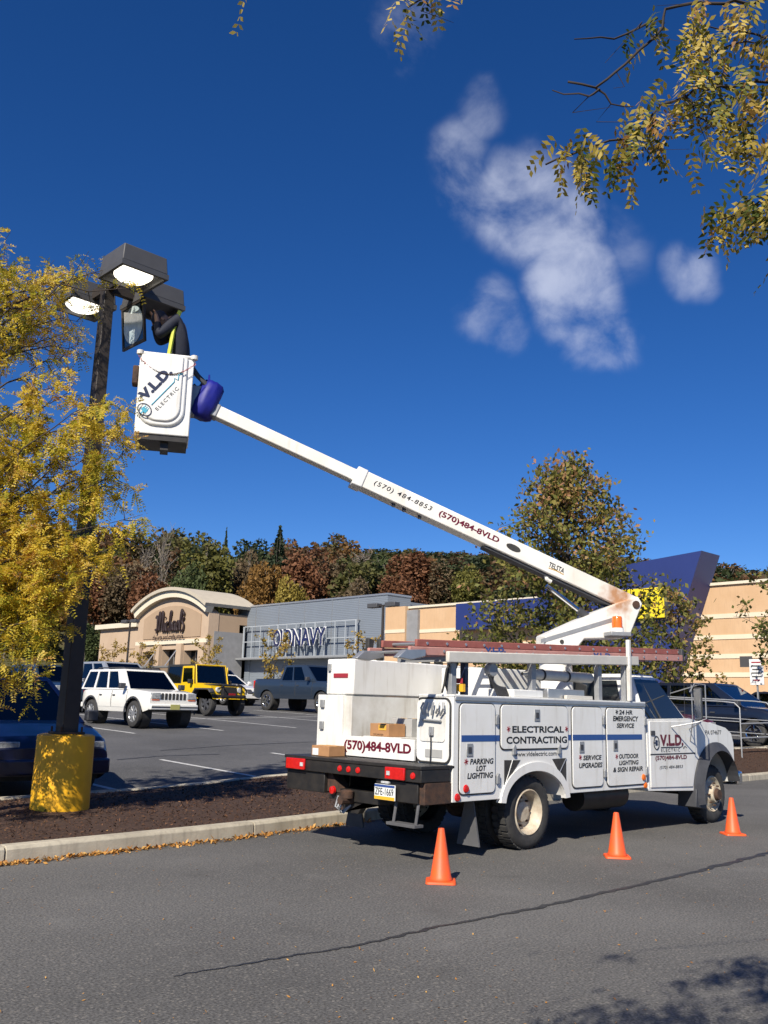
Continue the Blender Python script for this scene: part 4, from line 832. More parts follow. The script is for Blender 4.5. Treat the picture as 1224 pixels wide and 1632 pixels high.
# far column rear details
for z in (1.47, 1.22): MB().box(7.30, 7.329, 8.56, 8.62, z, z+.09).build('door_latch', 'galv', tk, bevel=.005)
MB().box(7.352, 7.359, 8.2, 8.45, 1.82, 1.87).build('decal', 'redink', tk); MB().box(7.33, 7.36, 8.5, 8.54, 1.9, 1.98).build('door_latch', 'galv', tk)
# top rail and drip edge
MB().box(7.345, 11.07, YN-.018, YN-.001, 1.585, 1.625).build('drip_rail', 'alu', tk, bevel=.006)
MB().box(7.33, 11.09, YN-.006, 7.03, 1.622, 1.645).build('top_lid', 'white', tk, bevel=.006)
# doors: panel, gasket, stripe, writing
DOORS = [(7.42, 7.99, .645, 1.555, [('PARKING', 7.576, .939, .381, .058), ('LOT', 7.674, .87, .161, .056), ('LIGHTING', 7.534, .796, .417, .059)], (7.516, .968)),
         (8.09, 9.33, 1.085, 1.555, [('ELECTRICAL', 8.279, 1.259, .963, .073), ('CONTRACTING', 8.176, 1.141, 1.126, .077)], (8.214, 1.298)),
         (9.42, 10.05, .63, 1.555, [('SERVICE', 9.626, .939, .393, .055), ('UPGRADES', 9.539, .849, .493, .059)], (9.569, .973)),
         (10.15, 11.03, .62, 1.555, [('24 HR', 10.43, 1.479, .315, .057), ('EMERGENCY', 10.288, 1.397, .595, .064), ('SERVICE', 10.369, 1.315, .411, .057), ('OUTDOOR', 10.407, .941, .451, .056), ('LIGHTING', 10.403, .863, .455, .055), ('& SIGN REPAIR', 10.267, .782, .692, .058)], (10.355, .968))]
def star(x, z, parent, m='redink'):
    b = MB()
    for k in range(3):
        a = R_(60*k+15); b.obox((x, YN-.0185, z), (math.cos(a)*.032, 0, math.sin(a)*.032), (0, .0006, 0), (-math.sin(a)*.005, 0, math.cos(a)*.005))
    b.build('asterisk', m, parent, smooth=False)
for i, (a, c, z0, z1, tx, st) in enumerate(DOORS):
    MB().prism(rrect(a-.012, c+.012, z0-.012, z1+.012, .07), 'y', YN-.006, YN+.002).build('door_gasket', 'rubber', tk)
    d = MB().prism(rrect(a, c, z0, z1, .06), 'y', YN-.016, YN-.003).build('compartment_door', 'white', tk, bevel=.005)
    for s_ in tx: text('lettering', s_[0], (s_[1], YN-.017, s_[2]), XP, ZP, s_[3], s_[4], 'blackink', d, .03, .15 if i != 1 else 0)
    star(*st, d)
    if i == 1: star(9.296, 1.30, d)
    if i == 3: star(10.379, 1.51, d, 'blackink')
    if i != 1:
        x0, x1 = (a+.02, c) if i == 0 else (a, c) if i == 2 else (a, c-.07)
        MB().box(x0, x1, YN-.0185, YN-.0165, 1.17, 1.235).build('stripe', 'stripe', d)
    lx, lz = ((7.569, 1.085), (8.73, 1.45), (9.60, 1.09), (10.332, 1.10))[i]
    l_ = MB().box(lx-.05, lx+.05, YN-.024, YN-.0165, lz-.065, lz+.065).build('latch', 'galv', d, bevel=.004)
    MB().box(lx-.03, lx+.02, YN-.030, YN-.0245, lz-.03, lz+.03).build('latch_handle', 'plastic', d)
for x, z in ((8.02, 1.396), (8.035, .78), (10.085, 1.404), (10.09, .778), (11.05, 1.40), (11.055, .773), (8.312, 1.075), (9.15, 1.072)):
    MB().prism([(x-.022, z-.05), (x+.022, z-.05), (x+.022, z+.05), (x, z+.06), (x-.022, z+.03)], 'y', YN-.03, YN-.002).build('hinge', 'galv', tk, bevel=.004)
for a, c in ((8.0, 8.085), (9.335, 9.415), (10.06, 10.145)): MB().box(a, c, YN-.0035, YN-.001, 1.172, 1.233).build('stripe', 'stripe', tk)
text('lettering', 'www.vldelectric.com', (8.329, YN-.001, 1.003), XP, ZP, .787, .05, 'blackink', tk, .008)
# wheel arch flare and the triangular vents beside it
o_, i_ = ell(8.72, .5, .635, .44, 176, 4, 22), ell(8.72, .5, .55, .345, 176, 4, 22); b = MB()
for k in range(22): b.hexa([(*[o_[k][0]], YN-.02, o_[k][1]), (i_[k][0], YN-.02, i_[k][1]), (i_[k][0], YN+.05, i_[k][1]), (o_[k][0], YN+.05, o_[k][1]), (o_[k+1][0], YN-.02, o_[k+1][1]), (i_[k+1][0], YN-.02, i_[k+1][1]), (i_[k+1][0], YN+.05, i_[k+1][1]), (o_[k+1][0], YN+.05, o_[k+1][1])])
b.build('wheel_flare', 'white', tk)
for tri_ in ([(8.16, .97), (8.16, .69), (8.44, .965)], [(9.03, .965), (9.30, .97), (9.30, .66)]):
    MB().prism(tri_, 'y', YN-.004, YN+.004).build('vent_opening', 'rubber', tk)
    c_ = Vector((sum(p[0] for p in tri_)/3, 0, sum(p[1] for p in tri_)/3)); MB().tube([(tri_[0][0]*.5+tri_[2][0]*.5, YN-.006, tri_[0][1]*.5+tri_[2][1]*.5), (tri_[1][0], YN-.006, tri_[1][1])], .006, 5).build('vent_bar', 'alu', tk)
for x, z, m in ((7.515, .70, 'red'), (7.40, .617, 'red'), (10.97, .70, 'amber'), (11.035, .60, 'amber')): MB().lathe([(0, -.018), (.032, -.016), (.042, -.004), (.042, 0)], (x, YN-.017 if z > .65 else YN-.001, z), 'y', 16).build('marker_light', m, tk)
# chassis
b = MB()
for y in (7.18, 8.0): b.box(7.3, 13.4, y-.04, y+.04, .56, .72)
for x in (7.6, 8.2, 9.6, 10.6, 12.0): b.box(x-.05, x+.05, 7.2, 8.0, .58, .68)
b.build('chassis_rail', 'black', tk)
b = MB(); b.tube([(8.67, 6.9, .40), (8.67, 8.3, .40)], .06, 10); b.lathe([(.02, -.2), (.14, -.1), (.16, 0), (.14, .1), (.02, .2)], (8.67, 7.6, .4), 'x', 14); b.tube([(8.67, 7.6, .42), (11.5, 7.6, .55)], .045, 8); b.build('rear_axle', 'rust', tk)
MB().tube([(12.99, 6.8, .40), (12.99, 8.4, .40)], .05, 8).build('front_axle', 'rust', tk)
b = MB(); b.tube([(9.9, 6.85, .48), (10.9, 6.85, .48)], .17, 14); b.build('fuel_tank', 'black', tk)
for y in (6.56, 8.33): MB().poly([(7.80, y+.10, .58), (7.80, y+.20, .58), (7.79, y+.31, .10), (7.79, y, .10)], [(7.82, y+.10, .58), (7.82, y+.20, .58), (7.81, y+.31, .10), (7.81, y, .10)]).build('mud_flap', 'flap', tk)
def wheel(cx, cz, y0, y1, r, rimm, dish, parent=tk, name='wheel', n=32):
    """wheel whose outer face is at y0; dish>0: hub sunk, dish<0: hub bulging out"""
    s = 1 if y1 > y0 else -1; w = abs(y1-y0)
    ty = MB().lathe([(r*.62, s*.02), (r*.66, s*.004), (r*.84, s*-.004), (r*.95, s*.012), (r, s*.045), (r, s*(w-.045)), (r*.95, s*(w-.01)), (r*.66, s*w), (r*.62, s*(w-.02))], (cx, y0, cz), 'y', n).build('tyre', 'rubber', parent, ang=40)
    b = MB()
    for k in range(n):                    # tread blocks
        a = 2*math.pi*k/n
        for sh, off in ((.3, 0), (.7, .5)):
            aa = a+off*2*math.pi/n; t = Vector((-math.sin(aa), 0, math.cos(aa))); rr_ = Vector((math.cos(aa), 0, math.sin(aa)))
            b.obox(Vector((cx, y0+s*w*sh, cz))+rr_*(r+.002), t*r*.065, Vector((0, w*.19, 0)), rr_*.008)
    b.build('tread', 'rubber', ty, smooth=False)
    rm = MB().lathe([(r*.64, s*.012), (r*.60, s*.0), (r*.56, s*.02), (r*.52, s*.05), (r*.48, s*(dish if dish > 0 else .05)), (r*.30, s*(dish+.01)), (r*.27, s*(dish-.04)), (r*.12, s*(dish-.05)), (0, s*(dish-.05))], (cx, y0, cz), 'y', n).build('rim', rimm, ty, ang=30)
    b = MB()
    for k in range(8):
        a = 2*math.pi*k/8; b.tube([(cx+r*.38*math.cos(a), y0+s*(dish+.01), cz+r*.38*math.sin(a)), (cx+r*.38*math.cos(a), y0+s*(dish-.025), cz+r*.38*math.sin(a))], .013, 6)
    b.build('lug_nut', 'rust', ty)
    return ty
for y0, y1, d in ((6.575, 6.81, .13), (8.635, 8.40, .13)): wheel(8.67, .395, y0, y1, .395, 'cream', d)
for y0, y1 in ((6.86, 7.09), (8.35, 8.12)): wheel(8.67, .395, y0, y1, .395, 'cream', .1)
for y0, y1 in ((6.60, 6.83), (8.60, 8.37)): wheel(12.99, .395, y0, y1, .395, 'cream', -.01)
MB().lathe([(.0, -.10), (.07, -.10), (.085, -.06), (.10, .02), (.12, .05)], (12.99, 6.60, .395), 'y', 16).build('front_hub', 'rust', tk)
# cab
arch = ell(12.99, .44, .56, .60, 10, 170, 16)
cab = [(11.15, .52), (11.15, 1.425), (12.25, 1.445), (12.6, 1.415), (13.0, 1.375), (13.35, 1.32), (13.52, 1.24), (13.58, 1.1), (13.58, .66), (13.55, .55)]+arch+[(12.40, .47), (11.9, .49)]
cb = MB().prism(cab, 'y', 6.545, 8.655).build('cab_body', 'white', tk, bevel=.05, seg=3)
gh = [(11.17, 6.60, 1.40), (12.36, 6.60, 1.41), (12.36, 8.60, 1.41), (11.17, 8.60, 1.40), (11.22, 6.80, 2.02), (11.80, 6.80, 2.02), (11.80, 8.40, 2.02), (11.22, 8.40, 2.02)]
MB().hexa(gh).build('cab_roof', 'white', tk, bevel=.05, seg=3)
def face_panel(q, u0, u1, v0, v1, off, name, m, parent, th=.004, shape=None, bevel=0.):
    """panel lying on a quad face q=(bl,br,tr,tl); u,v in 0..1; shape overrides the rectangle"""
    q = [Vector(p) for p in q]; nrm_ = (q[1]-q[0]).cross(q[3]-q[0]).normalized()
    P_ = lambda u, v: (q[0]*(1-u)+q[1]*u)*(1-v)+(q[3]*(1-u)+q[2]*u)*v
    sh = shape or [(u0, v0), (u1, v0), (u1, v1), (u0, v1)]
    lo = [P_(u, v)+nrm_*(off-th) for u, v in sh]; hi = [P_(u, v)+nrm_*off for u, v in sh]
    return MB().poly(lo, hi).build(name, m, parent, smooth=False, bevel=bevel)
G_ = [Vector(p) for p in gh]
face_panel((G_[0], G_[1], G_[5], G_[4]), .05, .93, .05, .88, .006, 'side_window', 'glass', tk)
face_panel((G_[2], G_[3], G_[7], G_[6]), .07, .95, .05, .88, .006, 'side_window', 'glass', tk)
face_panel((G_[1], G_[2], G_[6], G_[5]), .06, .94, .06, .92, .006, 'windscreen', 'glass', tk)
face_panel((G_[3], G_[0], G_[4], G_[7]), .15, .85, .15, .85, .006, 'rear_window', 'glass', tk)
MB().tube([G_[0].lerp(G_[1], .36)+Vector((0, -.006, .03)), G_[4].lerp(G_[5], .33)+Vector((0, -.01, -.06))], .012, 6).build('window_post', 'plastic', tk)
dr = MB().prism([(11.20, .56), (11.20, 1.40), (12.30, 1.41), (12.42, 1.2), (12.36, .7), (12.30, .53)], 'y', 6.533, 6.546).build('cab_door', 'white', tk, bevel=.006)
MB().box(11.20, 12.40, 6.5325, 6.5345, .965, .985).build('side_moulding', 'plastic', dr)
MB().box(11.22, 11.32, 6.52, 6.533, 1.22, 1.28).build('door_handle', 'plastic', dr, bevel=.006)
text('lettering', 'V.L.D.', (11.45, 6.5315, 1.079), XP, ZP, .62, .15, 'maroon', dr, .05)
text('lettering', 'ELECTRIC', (11.47, 6.5315, 1.005), XP, ZP, .50, .042, 'blackink', dr, 0, 0, .0015, 1.3)
text('lettering', '(570)484-8VLD', (11.32, 6.5315, .888), XP, ZP, .83, .07, 'maroon', dr, .03)
text('lettering', '(570) 484-8853', (11.42, 6.5315, .775), XP, ZP, .61, .052, 'blackink', dr, 0, .2)
b = MB(); b.box(11.47, 12.0, 6.5295, 6.5318, 1.056, 1.068); b.tube([(12.0, 6.5305, 1.062), (12.04, 6.5305, 1.085), (12.07, 6.5305, 1.04), (12.10, 6.5305, 1.075), (12.16, 6.5305, 1.05)], .004, 4); b.build('underline', 'blackink', dr)
def plug_logo(c, r, u, s, parent, ringm='blackink', plugm='navyink'):
    c, r, u = Vector(c), Vector(r).normalized(), Vector(u).normalized()
    MB().tube([c+r*s*.8*math.cos(2*math.pi*k/20)+u*s*math.sin(2*math.pi*k/20) for k in range(21)], s*.08, 5).build('logo_ring', ringm, parent)
    n_ = r.cross(u); b = MB(); b.obox(c-r*s*.05, r*s*.28, u*s*.42, n_*.001)
    for k in (-.28, 0, .28): b.obox(c+r*s*.38+u*s*k, r*s*.2, u*s*.06, n_*.001)
    b.obox(c-r*s*.5, r*s*.22, u*s*.09, n_*.001); b.build('logo_plug', plugm, parent, smooth=False)
plug_logo((11.36, 6.531, 1.123), XP, ZP, .085, dr)
text('lettering', 'PA 074677', (12.73, 6.544, 1.225), XP, ZP, .48, .06, 'blackink', cb, .006)
# flare, flap, bumper, front
o_, i_ = ell(12.99, .42, .665, .70, 14, 192, 22), ell(12.99, .42, .54, .585, 14, 192, 22); b = MB()
for k in range(22): b.hexa([(o_[k][0], 6.52, o_[k][1]), (i_[k][0], 6.44, i_[k][1]), (i_[k][0], 6.62, i_[k][1]), (o_[k][0], 6.60, o_[k][1]), (o_[k+1][0], 6.52, o_[k+1][1]), (i_[k+1][0], 6.44, i_[k+1][1]), (i_[k+1][0], 6.62, i_[k+1][1]), (o_[k+1][0], 6.60, o_[k+1][1])])
b.build('fender_flare', 'plastic', tk, ang=50)
MB().prism([(12.33, .50), (12.52, .46), (12.60, .22), (12.30, .26)], 'y', 6.50, 6.78).build('mud_flap', 'plastic', tk, bevel=.01)
MB().box(13.60, 13.74, 6.50, 8.70, .50, .70).build('front_bumper', 'chrome', tk, bevel=.03, seg=3)
MB().box(13.575, 13.60, 6.75, 8.45, .78, 1.15).build('grille', 'plastic', tk, bevel=.01)
for y in (6.68, 8.27): MB().box(13.58, 13.61, y, y+.25, .85, 1.05).build('headlight', 'clear', tk, bevel=.01)
# west-coast mirror on tube arms, both sides
for sy, y0 in ((-1, 6.545), (1, 8.655)):
    yo = y0+sy*.30
    MB().box(11.96, 12.01, yo-.055, yo+.055, 1.42, 1.86).build('mirror', 'plastic', tk, bevel=.015)
    MB().box(11.955, 11.959, yo-.047, yo+.047, 1.44, 1.84).build('mirror_glass', 'chrome', tk)
    b = MB(); b.tube([(11.75, y0+sy*.02, 1.33), (11.95, yo, 1.40), (12.0, yo+sy*.10, 1.45), (12.0, yo+sy*.1, 1.9), (12.0, yo-sy*.05, 1.92), (11.95, yo-sy*.1, 1.80)], .009, 6)
    b.tube([(12.25, y0+sy*.01, 1.30), (12.03, yo, 1.40)], .009, 6); b.tube([(12.02, yo-sy*.11, 1.9), (12.02, yo-sy*.11, 1.42), (12.28, y0, 1.12)], .008, 6); b.tube([(12.02, yo, 1.9), (12.0, y0+.0*sy+.12*(-sy), 1.78)], .008, 6); b.build('mirror_arm', 'alu', tk)
MB().tube([(12.45, 6.7, 1.42), (12.43, 6.68, 2.15)], .003, 4).build('aerial', 'plastic', tk)
# ladder rack: near beam, posts, cross bars
def zr(x): return 2.0+(x-7.25)*.0385
for y in (YN+.0,):
    b = MB(); b.hexa([(7.25, y, zr(7.25)-.03), (10.97, y, zr(10.97)-.03), (10.97, y+.05, zr(10.97)-.03), (7.25, y+.05, zr(7.25)-.03), (7.25, y, zr(7.25)+.085), (10.97, y, zr(10.97)+.085), (10.97, y+.05, zr(10.97)+.085), (7.25, y+.05, zr(7.25)+.085)])
    b.build('rack_beam', 'pvc' if y < 7 else 'white2', tk, bevel=.01)
for x, y in ((7.42, 6.60), (8.83, 6.62), (10.17, 6.60), (10.72, 6.56)): MB().box(x-.04, x+.04, y-.0, y+.07, 1.645, zr(x)-.03).build('rack_post', 'galv', tk, bevel=.006)
MB().box(7.66, 7.72, 6.66, 6.73, 1.645, 2.0).build('rack_post', 'navyink', tk, bevel=.005)
for x in (7.35, 8.9, 10.5): MB().box(x-.03, x+.03, YN+.05, 7.35, zr(x)-.02, zr(x)+.03).build('cross_bar', 'galv', tk)
MB().box(10.70, 10.75, YN-.02, YN+.03, 1.65, 2.43).build('rack_stake', 'white2', tk, bevel=.006)
for k in range(2): MB().prism([(7.02+.17*k, 2.0), (7.09+.17*k, 2.0), (7.10+.17*k, 2.22), (7.02+.17*k, 2.24)], 'y', 7.5, 7.56).build('ladder_stop', 'rubber', tk, bevel=.01)
# cables on the rear post
for k in range(6):
    x = 7.30+.05*k; MB().tube([(7.45+.02*k, 6.66, 2.0), (x+.02, 6.62+.02*k, 1.9), (x, 6.63+.03*k, 1.75), (x+.05*(k % 3), 6.66, 1.66)], .012, 6).build('cable', 'rubber', tk)
for k in range(7):
    MB().tube([(8.02+.02*k, 6.64, 2.0), (8.0+.03*k, 6.60+.02*k, 1.86-.02*k), (8.12+.03*k, 6.62, 1.74), (8.22+.03*k, 6.66, 1.66)], .015, 6).build('hose', 'plastic', tk)
MB().box(7.56, 7.60, 6.60, 6.74, 1.68, 1.76).build('warning_decal', 'platey', tk); MB().box(7.555, 7.5595, 6.60, 6.74, 1.765, 1.82).build('warning_decal', 'redink', tk)
MB().lathe([(.0, -.02), (.07, -.02), (.08, .0), (.08, .05), (.0, .05)], (8.05, 6.6, 1.93), 'y', 14).build('hose_reel', 'galv', tk)
# boxes on the bed and pedestal of the boom
MB().box(8.75, 9.75, 7.2, 8.0, .95, 1.99).build('bed_cabinet', 'white', tk, bevel=.012); MB().box(8.74, 8.7495, 7.58, 7.60, 1.0, 1.95).build('cabinet_seam', 'plastic', tk)
MB().box(8.4, 8.95, 6.58, 6.95, 1.646, 1.73).build('rail_tray', 'white', tk, bevel=.01); MB().box(9.1, 9.85, 6.62, 6.95, 1.646, 1.76).build('rail_tray', 'alu', tk, bevel=.01); MB().box(9.4, 9.95, 6.57, 6.61, 1.646, 1.69).build('rail_tray', 'pvc', tk, bevel=.006)
TX, TY = 10.621, 7.6; h_ = Vector((-.8591, .5117, 0)); n_ = Vector((-.5117, -.8591, 0)); T_ = Vector((TX, TY, 0))
def W(s, z, off=0.): return T_+h_*s+n_*off+Vector((0, 0, z))
b = MB(); b.lathe([(.30, .9), (.30, 1.6), (.24, 1.7), (.22, 2.2), (.34, 2.22), (.34, 2.30), (.0, 2.30)], (TX, TY, 0), 'z', 24); b.build('pedestal', 'white', tk)
MB().box(TX-.45, TX+.4, 7.15, 8.05, .95, 1.45).build('pedestal_base', 'white2', tk, bevel=.02)
ris = [(.22, 2.50), (.21, 2.30), (-.265, 2.36), (-.36, 2.47), (-.905, 2.50), (-1.05, 2.56), (-1.25, 3.0), (-1.18, 3.10), (-.87, 3.0)]
rs = MB().poly([W(s, z, .17) for s, z in ris], [W(s, z, -.17) for s, z in ris]).build('boom_riser', 'boomw', tk, bevel=.02)
MB().obox(W(-.28, 2.595, .172), (h_*.72+Vector((0, 0, -.23)))*.78, n_*.004, Vector((0, 0, .028))).build('riser_groove', 'galv', rs)
MB().tube([W(-.02, 2.42, .172), W(-.02, 2.42, .178)], .03, 12).build('riser_bolt', 'rubber', rs)
MB().tube([W(-1.14, 2.98, -.19), W(-1.14, 2.98, .185)], .055, 14).build('elbow_pin', 'rust', tk)
bs = .38; bl = math.hypot(1, bs); bv = (h_+Vector((0, 0, bs)))/bl; uv = (Vector((0, 0, 1))-h_*bs).normalized()
def btop(s): return 3.09+(s+1.2)*bs
def beam(s0, s1, top0, th, wd_, name, m, parent=tk, bevel=.015):
    c = (W(s0, btop(s0)-top0)+W(s1, btop(s1)-top0))/2-uv*th/2; L = (s1-s0)*bl/2
    return MB().obox(c, bv*L, n_*wd_/2, uv*th/2).build(name, m, parent, bevel=bevel)
def rust_bloom(m, c, rad):
    '''old rust stain round the elbow pin'''
    n, l, b = nodes(m); src = b.inputs['Base Color'].links[0].from_socket; tc = n.new('ShaderNodeTexCoord')
    d = n.new('ShaderNodeVectorMath'); d.operation = 'DISTANCE'; l.new(tc.outputs['Object'], d.inputs[0]); d.inputs[1].default_value = c
    nz_ = n.new('ShaderNodeTexNoise'); nz_.inputs['Scale'].default_value = 7; nz_.inputs['Detail'].default_value = 6; l.new(tc.outputs['Object'], nz_.inputs['Vector'])
    a = n.new('ShaderNodeMath'); a.operation = 'MULTIPLY_ADD'; l.new(nz_.outputs['Fac'], a.inputs[0]); a.inputs[1].default_value = -.5; l.new(d.outputs['Value'], a.inputs[2])
    r = n.new('ShaderNodeMapRange'); r.inputs['From Min'].default_value = rad; r.inputs['From Max'].default_value = -.2; r.inputs['To Max'].default_value = .9; l.new(a.outputs[0], r.inputs['Value'])
    x = n.new('ShaderNodeMix'); x.data_type = 'RGBA'; x.inputs['B'].default_value = (.40, .17, .05, 1); l.new(r.outputs[0], x.inputs['Factor']); l.new(src, x.inputs['A']); l.new(x.outputs['Result'], b.inputs['Base Color'])
rust_bloom(M['boomw'], tuple(W(-.88, btop(-.88)-.16, .13)-Vector(tk.location)), .03)
ob = beam(-1.2, 2.83, 0, .235, .27, 'outer_boom', 'boomw'); ib = beam(2.5, 4.95, .03, .165, .19, 'inner_boom', 'boomw')
beam(2.72, 2.86, -.012, .26, .295, 'boom_collar', 'white', ob)
beam(-.9, 1.05, .236, .05, .18, 'boom_channel', 'plastic', ob, 0)
beam(4.72, 4.98, .02, .185, .215, 'boom_tip', 'galv', ib)
def bp(s, dz): return W(s, btop(s), .1365)-uv*dz
r_ = -bv
text('lettering', '(570) 484-8853', bp(2.60, .155), r_, uv, .86, .085, 'blackink', ob, .006, .15, .0015, 1.2)
text('lettering', '(570)484-8VLD', bp(1.69, .17), r_, uv, .92, .105, 'maroon', ob, .03)
text('lettering', 'TELSTA', bp(.10, .15), r_, uv, .24, .075, 'blackink', ob, .02); MB().tube([bp(.09, .165)+n_*.001, bp(-.02, .155)+n_*.001, bp(-.13, .16)+n_*.001], .005, 4).build('decal_swoosh', 'platey', ob)
sl_ = []
for q in range(17):
    a = 2*math.pi*q/16; sl_.append(bp(.62, .115)+bv*(.11*math.cos(a)+(.0))+uv*.045*math.sin(a))
MB().poly([p+n_*.0005 for p in sl_[:16]], [p+n_*.003 for p in sl_[:16]]).build('boom_slot', 'rubber', ob, smooth=False)
for s in (2.2, 2.35, 1.98): MB().tube([W(s, btop(s)-.24, .05), W(s, btop(s)-.30, .05)], .025, 6).build('boom_bracket', 'plastic', ob)
# lift cylinder
MB().tube([W(-.75, 2.62), W(-.35, 2.88)], .055, 12).build('lift_cylinder', 'plastic', tk); MB().tube([W(-.35, 2.88), W(.12, 3.20)], .032, 10).build('lift_rod', 'chrome', tk)
MB().tube([W(.16, btop(.16)-.24, .05), W(.14, btop(.14)-.32, .06), W(.08, btop(.08)-.33, .06)], .03, 8).build('lift_lug', 'boomw', tk)
# amber beacon on a bracket
MB().obox(W(-.79, 2.545, .28), h_*.15, n_*.12, Vector((0, 0, .03))).build('beacon_bracket', 'galv', tk, bevel=.01)
bc = W(-.79, 0, .28); MB().lathe([(.0, 2.575), (.095, 2.575), (.085, 2.63), (.0, 2.63)], (bc.x, bc.y, 0), 'z', 18).build('beacon_base', 'white', tk)
MB().lathe([(.0, 2.631), (.072, 2.631), (.07, 2.77), (.06, 2.79), (.0, 2.79)], (bc.x, bc.y, 0), 'z', 18).build('beacon_lens', 'amber', tk)
# bucket
S0, S1, OB, ZB0, ZB1 = 5.11, 5.79, .30, 4.79, 5.85
def bq(s0, s1, o0, o1, z0, z1): return [W(s0, z0, o0), W(s1, z0, o0), W(s1, z0, o1), W(s0, z0, o1), W(s0, z1, o0), W(s1, z1, o0), W(s1, z1, o1), W(s0, z1, o1)]
b = MB(); b.hexa(bq(S0, S1, OB-.03, OB, ZB0, ZB1)); b.hexa(bq(S0, S1, -OB, -OB+.03, ZB0, ZB1)); b.hexa(bq(S0, S0+.03, -OB+.03, OB-.03, ZB0, ZB1)); b.hexa(bq(S1-.03, S1, -OB+.03, OB-.03, ZB0, ZB1)); b.hexa(bq(S0+.03, S1-.03, -OB+.03, OB-.03, ZB0, ZB0+.04))
bk = b.build('bucket', 'white', tk, bevel=.02, seg=2)
b = MB(); b.hexa(bq(S0+.02, S1-.02, -OB+.02, OB-.02, ZB0-.07, ZB0-.001)); b.hexa(bq(S0+.25, S0+.35, -.05, .2, ZB0-.17, ZB0-.07)); b.build('bucket_frame', 'black', tk)
# U-shaped raised panel on the bucket's face
def upts(e, zt):
    sc = (S0+S1)/2+.03; hw_ = .30-e; r0 = .22-e*.6; zb = ZB0+.10+e; L = [(sc+hw_, zt), (sc+hw_, zb+r0)]
    L += [(sc+hw_-r0+r0*math.cos(R_(-a)), zb+r0+r0*math.sin(R_(-a))) for a in range(15, 91, 15)]
    L += [(sc-hw_+r0-r0*math.sin(R_(a)), zb+r0-r0*math.cos(R_(a))) for a in range(0, 91, 15)]
    L += [(sc-hw_, zt)]; return L
po, pi_ = upts(0, ZB1-.02), upts(.055, ZB1-.02)
MB().poly([W(s, z, OB+.001) for s, z in po], [W(s, z, OB+.035) for s, z in upts(.02, ZB1-.02)]).build('door_panel', 'white', tk, bevel=.012)
MB().poly([W(s, z, OB+.036) for s, z in pi_], [W(s, z, OB+.06) for s, z in upts(.075, ZB1-.02)]).build('inner_panel', 'white', tk, bevel=.008)
for s, o in ((S0, OB), (S1, OB), (S0, -OB), (S1, -OB)): MB().tube([W(s, ZB1-.02, o), W(s, ZB1+.03, o)], .045, 10).build('bucket_post', 'white2', tk)
MB().tube([W(S0, ZB1+.005, OB), W(S1, ZB1+.005, OB), W(S1, ZB1+.005, -OB), W(S0, ZB1+.005, -OB), W(S0, ZB1+.005, OB)], .022, 8).build('bucket_lip', 'white', tk)
# chain slung across the bucket
ch = [W(S1+.02, ZB1-.06, OB+.05).lerp(W(S0-.02, ZB1-.06, OB+.08), t)+Vector((0, 0, -.26*4*t*(1-t)*.75-.04*t)) for t in [q/30 for q in range(31)]]
for k in range(30):
    c0, c1 = ch[k], ch[k+1]; d_ = (c1-c0).normalized(); s_ = (d_.cross(n_) if k % 2 else n_).normalized(); c = (c0+c1)/2
    MB().tube([c+d_*.017*math.cos(2*math.pi*q/8)+s_*.008*math.sin(2*math.pi*q/8) for q in range(9)], .0035, 4).build('chain_link', 'redink' if k < 7 or k > 22 else 'rust', tk)
ru = (-h_*.62+Vector((0, 0, .80))).normalized(); uu = n_.cross(ru)
uu = ru.cross(n_)*-1 if uu.z < 0 else uu
oo = lambda s, z: W(s, z, OB+.062)
text('lettering', 'V.L.D.', oo(5.68, 5.19), ru, uu, .52, .135, 'navyink', tk, .06)
text('lettering', 'ELECTRIC', oo(5.52, 5.08), ru, uu, .40, .045, 'blackink', tk, 0, 0, .0015, 1.25)
p0 = oo(5.60, 5.15); MB().tube([p0+n_*.001, p0+ru*.42+n_*.001, p0+ru*.46+uu*.03+n_*.001, p0+ru*.47-uu*.02+n_*.001, p0+ru*.53+uu*.02+n_*.001, p0+ru*.58+n_*.001], .007, 5).build('logo_line', 'cyan', tk)
plug_logo(oo(5.68, 5.08)+n_*.001, ru, uu, .09, tk, 'navyink', 'cyan')
e_ = lambda off, z: W(S0-.001, z, off)
for z, t_ in ((5.50, '(570)'), (5.44, '484'), (5.10, '484'), (5.03, '8853')): text('lettering', t_, e_(.24, z), -n_, (0, 0, 1), .18, .045, 'blackink', tk)
MB().hexa(bq(S1+.002, S1+.08, .08, OB-.05, 5.45, 5.70)).build('tool_pouch', 'rust', tk, bevel=.02)
# arm between boom tip and bucket
MB().obox(W(5.06, 5.36), h_*.09, n_*.10, Vector((0, 0, .20))).build('bucket_mount', 'galv', tk, bevel=.015)
b = MB(); b.tube([W(4.9, 5.55, .1), W(5.05, 5.68, .12), W(5.12, 5.78, .1)], .035, 8); b.tube([W(4.95, 5.45, -.05), W(5.1, 5.6, -.02)], .03, 8); b.build('control_lever', 'plastic', tk)

